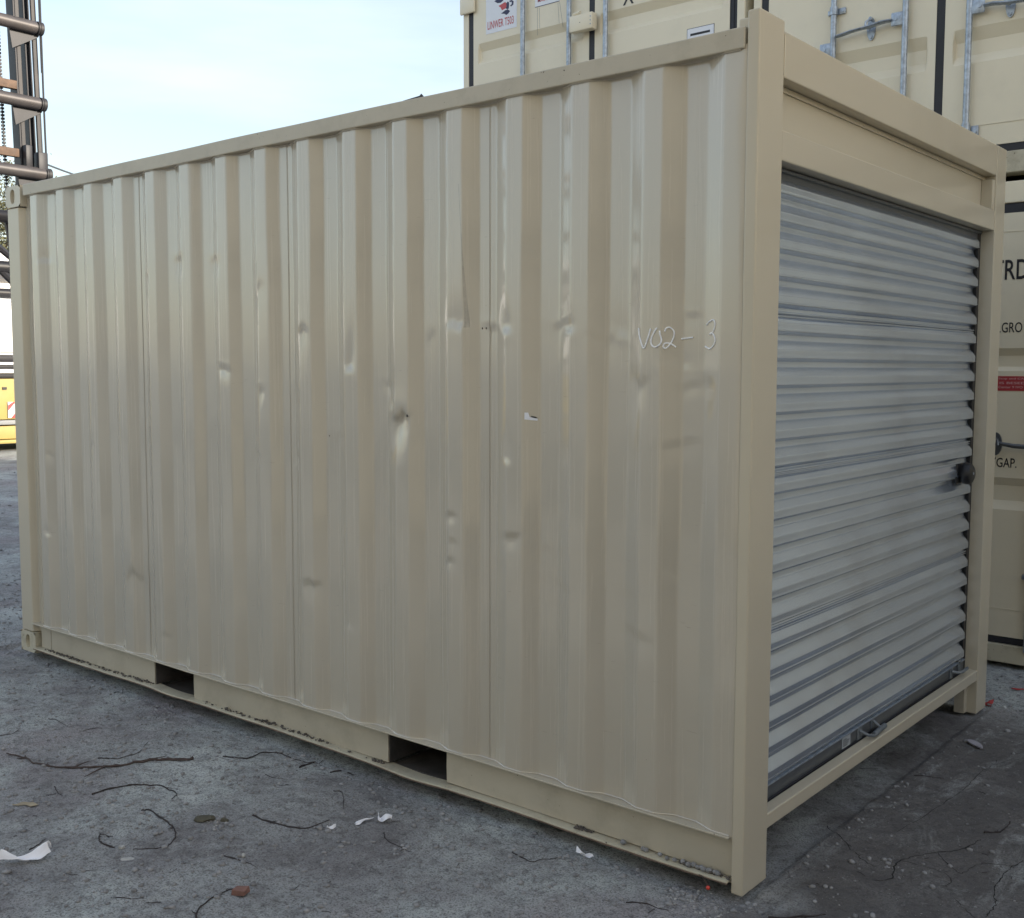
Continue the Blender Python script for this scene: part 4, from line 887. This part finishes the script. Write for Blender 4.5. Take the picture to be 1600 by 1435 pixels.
def paper(x, y, L_, W_, ang, label, seed, m='paper', fold=.5, cat='paper scrap', name='paper_scrap', h=.02):
    rr = np.random.RandomState(seed); nu, nv = 18, 8; b = MB(); vs = []
    ph = rr.rand(6)*6.28; crease = [(rr.rand(), rr.uniform(-1, 1), rr.uniform(-1, 1)) for _ in range(5)]
    for i in range(nu):
        for j in range(nv):
            U = i/(nu-1); V = j/(nv-1)
            wv = 1+.30*math.sin(U*5+ph[0])+.18*math.sin(U*11+ph[1])
            taper = min(1, .35+3*min(U, 1-U))
            u = (U-.5)*L_*(1+.08*math.sin(V*6+ph[2])); v = (V-.5)*W_*wv*taper+W_*.35*math.sin(U*4+ph[3])
            zz = h*(.45+.35*math.sin(U*7+V*3+ph[4])+.3*math.sin(V*6+U*4+ph[5]))
            for cx_, ca_, cb_ in crease: zz += h*.35*abs(((U-cx_)*ca_*2+(V-.5)*cb_))
            zz = max(zz, 0)*(.4+.6*math.sin(math.pi*min(1, max(0, V*.8+.1))))
            X = x+u*math.cos(ang)-v*math.sin(ang); Y = y+u*math.sin(ang)+v*math.cos(ang); vs.append((X, Y, gz(X, Y)+.002+zz))
    b.add(vs, [(i*nv+j, i*nv+j+1, (i+1)*nv+j+1, (i+1)*nv+j) for i in range(nu-1) for j in range(nv-1)])
    o = b.build(name, M[m], None); so_ = o.modifiers.new('solid', 'SOLIDIFY'); so_.thickness = .0008; tag(o, label, cat); return o
paper(-1.915, -1.288, .15, .035, math.atan2(.12, .085), 'long crumpled white paper strip at the left picture edge', 3, h=.026)
paper(-1.292, -.368, .075, .016, math.atan2(.075, .013), 'flat torn white paper sliver, the left one of the pair below the fork pocket', 5, h=.008)
paper(-1.240, -.316, .045, .034, math.atan2(.02, .056), 'crumpled white paper bit, the right one of the pair below the fork pocket', 8, h=.022)
paper(-1.329, -.487, .03, .010, 1.2, 'tiny white scrap left of the two paper bits', 9, h=.01)
paper(-.560, -.045, .055, .018, math.atan2(.034, .056), 'folded white scrap under the lower flange near the front post', 12, h=.012)
paper(-2.353, -1.068, .09, .030, .8, 'flat tan leaf lying left below the long branch', 14, 'leaf', cat='leaf', name='dry_leaf', h=.003)
paper(-.005, 2.512, .05, .02, .9, 'red scrap beside the foot of the far right post', 15, 'redscrap', cat='litter', name='red_scrap', h=.012)
paper(.048, 2.83, .07, .02, .5, 'dark red scrap near the lower cream container at the right edge', 16, 'redscrap', cat='litter', name='red_scrap', h=.008)
def lump(x, y, sx_, sy_, sz_, ang, m, name, label, cat, jit=.12, seed=0, group=None, n=9):
    rr = random.Random(seed); bm = bmesh.new(); bmesh.ops.create_icosphere(bm, subdivisions=2 if jit else 1, radius=1)
    for v in bm.verts:
        v.co *= 1+rr.uniform(-jit, jit); v.co.z = max(v.co.z, -.35)
        v.co = Vector((v.co.x*sx_, v.co.y*sy_, v.co.z*sz_))
    b = MB(); ca, sa = math.cos(ang), math.sin(ang); bm.verts.index_update(); z0 = gz(x, y)+sz_*.22
    b.add([(x+v.co.x*ca-v.co.y*sa, y+v.co.x*sa+v.co.y*ca, z0+v.co.z) for v in bm.verts], [tuple(q.index for q in f.verts) for f in bm.faces]); bm.free()
    o = b.build(name, M[m], None); tag(o, label, cat, group); return o
lump(-1.722, -.735, .036, .026, .012, .7, 'clod', 'dirt_clod', 'flat dark olive clod on the dirt left of the curved twig', 'clod', .22, 4)
lump(-1.668, -.690, .016, .012, .008, .2, 'clod', 'dirt_clod', 'small crumbled clod touching the flat dark one on its right', 'clod', .25, 5)
b = MB(); a_ = .35
def obox(cx, cy, lx, ly, lz, ang, tilt=0):
    b = MB(); z = gz(cx, cy)+.001; vs = []
    for k, (dx, dy, dz) in enumerate([(x, y, zz) for zz in (0, 1) for y in (-.5, .5) for x in (-.5, .5)]):
        X = dx*lx*(1-.12*(k % 3 == 1)); Y = dy*ly*(1-.15*(k % 5 == 2)); Z = dz*lz*(1-.25*(k == 5)-.15*(k == 6)); vs.append((cx+X*math.cos(ang)-Y*math.sin(ang), cy+X*math.sin(ang)+Y*math.cos(ang), z+Z+tilt*X))
    return b.add(vs, [(0, 2, 3, 1), (4, 5, 7, 6), (0, 1, 5, 4), (2, 6, 7, 3), (0, 4, 6, 2), (1, 3, 7, 5)])
o = obox(-1.188, -.972, .048, .034, .020, .35, .12).build('brick_fragment', M['brick'], None, bevel=.002); tag(o, 'broken reddish brown brick piece at the bottom of the picture', 'brick')
o = obox(-1.751, -1.038, .018, .013, .010, .3).build('stone_block', M['pebble_light'], None, bevel=.001); tag(o, 'tiny square pale stone block inside the looped root', 'stone')
lump(-1.675, -1.062, .026, .014, .004, .5, 'pebble_light', 'mortar_patch', 'flat pale mortar patch below the looped root', 'mortar', .3, 7)
ST = [(-1.38, -.821, .010, 'pale pointed stone right of the looped root, above the brick piece'), (-.357, -.001-.03, .009, 'single round grey stone just under the lower flange, near the post'),
      (-1.06, -.44, .008, 'round grey stone at the lower end of the thin twig by the paper bits'), (-1.64, -.70, .008, 'pale round stone right of the dark clod'),
      (-.02, 2.47, .012, 'grey stone at the foot of the far right post'), (.07, 2.50, .012, 'pale stone right of the far right post'),
      (.42, .62, .008, 'small dark stone beside the crack on the asphalt'), (.18, 2.15, .012, 'dark stone lying above the worn sole at the right')]
for i, (x, y, s, lb) in enumerate(ST): lump(x, y, s, s*.85, s*.8, i, 'pebble_light' if 'pale' in lb else 'pebble', 'stone', lb, 'stone', .12, 20+i)
# worn sole / slipper on the asphalt
b = MB(); n = 22; ang = math.atan2(-.10, .105); vs = []
for zz in (0, .006):
    for k in range(n):
        t = 2*math.pi*k/n; u = .052*math.cos(t); v = (.019-.006*math.cos(t+.6))*math.sin(t); vs.append((.124+u*math.cos(ang)-v*math.sin(ang), 1.872+u*math.sin(ang)+v*math.cos(ang), gz(.124, 1.872)+.006+zz+.18*abs(u)*.15))
b.add(vs, [tuple(range(n))[::-1], tuple(range(n, 2*n))]+[(k, (k+1) % n, (k+1) % n+n, k+n) for k in range(n)])
o = b.build('worn_sole', M['sole'], None); tag(o, 'worn grey sole-shaped scrap lying on the asphalt at the right', 'litter')
# red berry on a stalk under the rail by the post
BR = empty('berry_sprig', (-.094, -.016, 0), 'red berry on a bent brown stalk beside the front corner post', 'berry')
b = MB(); b.tube([(-.15, -.012, .028), (-.125, -.022, .030), (-.105, -.030, .016), (-.100, -.034, .008)], .0017, 6); b.build('stalk', M['twig2'], BR)
b = MB(); b.ell((-.098, -.036, .0075), (.0068, .0068, .0068), 12, 8); b.build('berry', mat('red_berry', (.55, .05, .03), .35), BR)
b = MB(); rr = random.Random(77)
for i in range(260):
    x, y = rr.uniform(-3.6, .9), rr.uniform(-1.5, 1.8)
    if (x < .05 and y > -.02): continue
    a = rr.uniform(0, 6.28); L_ = rr.uniform(.010, .05)*rr.random()**.5; k_ = rr.uniform(-1.2, 1.2); pts = []
    for j in range(6):
        pts.append((x, y, gz(x, y)+.0012)); x += math.cos(a)*L_/5; y += math.sin(a)*L_/5; a += k_/5+rr.uniform(-.25, .25)
    w0 = rr.uniform(.0006, .0014); b.tube(pts, [w0]*5+[w0*.4], 4, smooth=False)
o = b.build('root_fibres', M['twig'], None); tag(o, 'fine dark root fibres and splinters strewn over the dirt', 'plant debris', None, 'stuff')
# loose grit: three meshes of small stones nobody could count
def grit(name, n, m, region, smin, smax, seed, label, clusters=()):
    rr = np.random.RandomState(seed); ico = [(0, 0, 1), (.894, 0, .447), (.276, .851, .447), (-.724, .526, .447), (-.724, -.526, .447), (.276, -.851, .447), (.724, .526, -.447), (-.276, .851, -.447), (-.894, 0, -.447), (-.276, -.851, -.447), (.724, -.526, -.447), (0, 0, -1)]
    F = [(0, 1, 2), (0, 2, 3), (0, 3, 4), (0, 4, 5), (0, 5, 1), (1, 6, 2), (2, 7, 3), (3, 8, 4), (4, 9, 5), (5, 10, 1), (2, 6, 7), (3, 7, 8), (4, 8, 9), (5, 9, 10), (1, 10, 6), (6, 11, 7), (7, 11, 8), (8, 11, 9), (9, 11, 10), (10, 11, 6)]
    ico = np.array(ico); x0, x1, y0, y1 = region
    px = rr.uniform(x0, x1, n); py = rr.uniform(y0, y1, n)
    k = 0
    for cx, cy, cr, cn in clusters:
        sl_ = slice(k, k+cn); px[sl_] = cx+rr.normal(size=cn)*cr; py[sl_] = cy+rr.normal(size=cn)*cr; k += cn
    keep = ~((px > -4.6) & (px < .03) & (py > .03) & (py < 2.5)); keep &= ~((px > .08) & (px+py*.12+(rr.rand(len(px))-.5)*.5 > .15) & (rr.rand(len(px)) < .82) & (py < 2.3)); px, py = px[keep], py[keep]; n = len(px)
    s = smin+(smax-smin)*rr.rand(n)**3.2; sc = np.stack([s*rr.uniform(.8, 1.5, n), s*rr.uniform(.7, 1.2, n), s*rr.uniform(.45, .8, n)], 1)
    V = ico[None]*(1+rr.uniform(-.2, .2, (n, 12, 1)))*sc[:, None, :]
    a = rr.uniform(0, 6.28, n); ca, sa = np.cos(a)[:, None], np.sin(a)[:, None]
    X = V[..., 0]*ca-V[..., 1]*sa+px[:, None]; Y = V[..., 0]*sa+V[..., 1]*ca+py[:, None]; Z = V[..., 2]+(gheight(px, py)+sc[:, 2]*.3)[:, None]
    F = np.array(F)[None]+(np.arange(n)*12)[:, None, None]
    me = bpy.data.meshes.new(name); me.vertices.add(12*n); me.vertices.foreach_set('co', np.stack([X, Y, Z], -1).reshape(-1).astype('f4'))
    q = F.reshape(-1); me.loops.add(len(q)); me.polygons.add(len(q)//3); me.loops.foreach_set('vertex_index', q.astype('i4')); me.polygons.foreach_set('loop_start', np.arange(0, len(q), 3, dtype='i4'))
    me.update(calc_edges=True); me.materials.append(M[m]); o = bpy.data.objects.new(name, me); C.objects.link(o); tag(o, label, 'grit', None, 'stuff')
CL = [(-2.60, -.55, .05, 40), (-2.35, -.75, .05, 20), (-2.0, -.07, .05, 30), (-1.65, -.72, .03, 25), (-.16, -.06, .035, 160), (-.05, -.10, .05, 60), (-3.9, -.10, .12, 60), (-3.0, -.07, .10, 40), (.25, .52, .03, 60), (-.03, 2.42, .06, 40)]
grit('grit', 26000, 'pebble', (-7, 1.2, -1.6, 3.2), .0015, .0120, 31, 'dark and grey grit scattered over the dirt', CL)
grit('pale_grit', 1500, 'pebble_light', (-8, 1.2, -1.7, 3.2), .0012, .0055, 32, 'pale stone crumbs scattered over the dirt', CL[2:6])
grit('coarse_gravel', 2600, 'pebble', (-16, -4.4, -1.6, 7), .006, .022, 33, 'coarse gravel on the yard beyond the far end of the container')
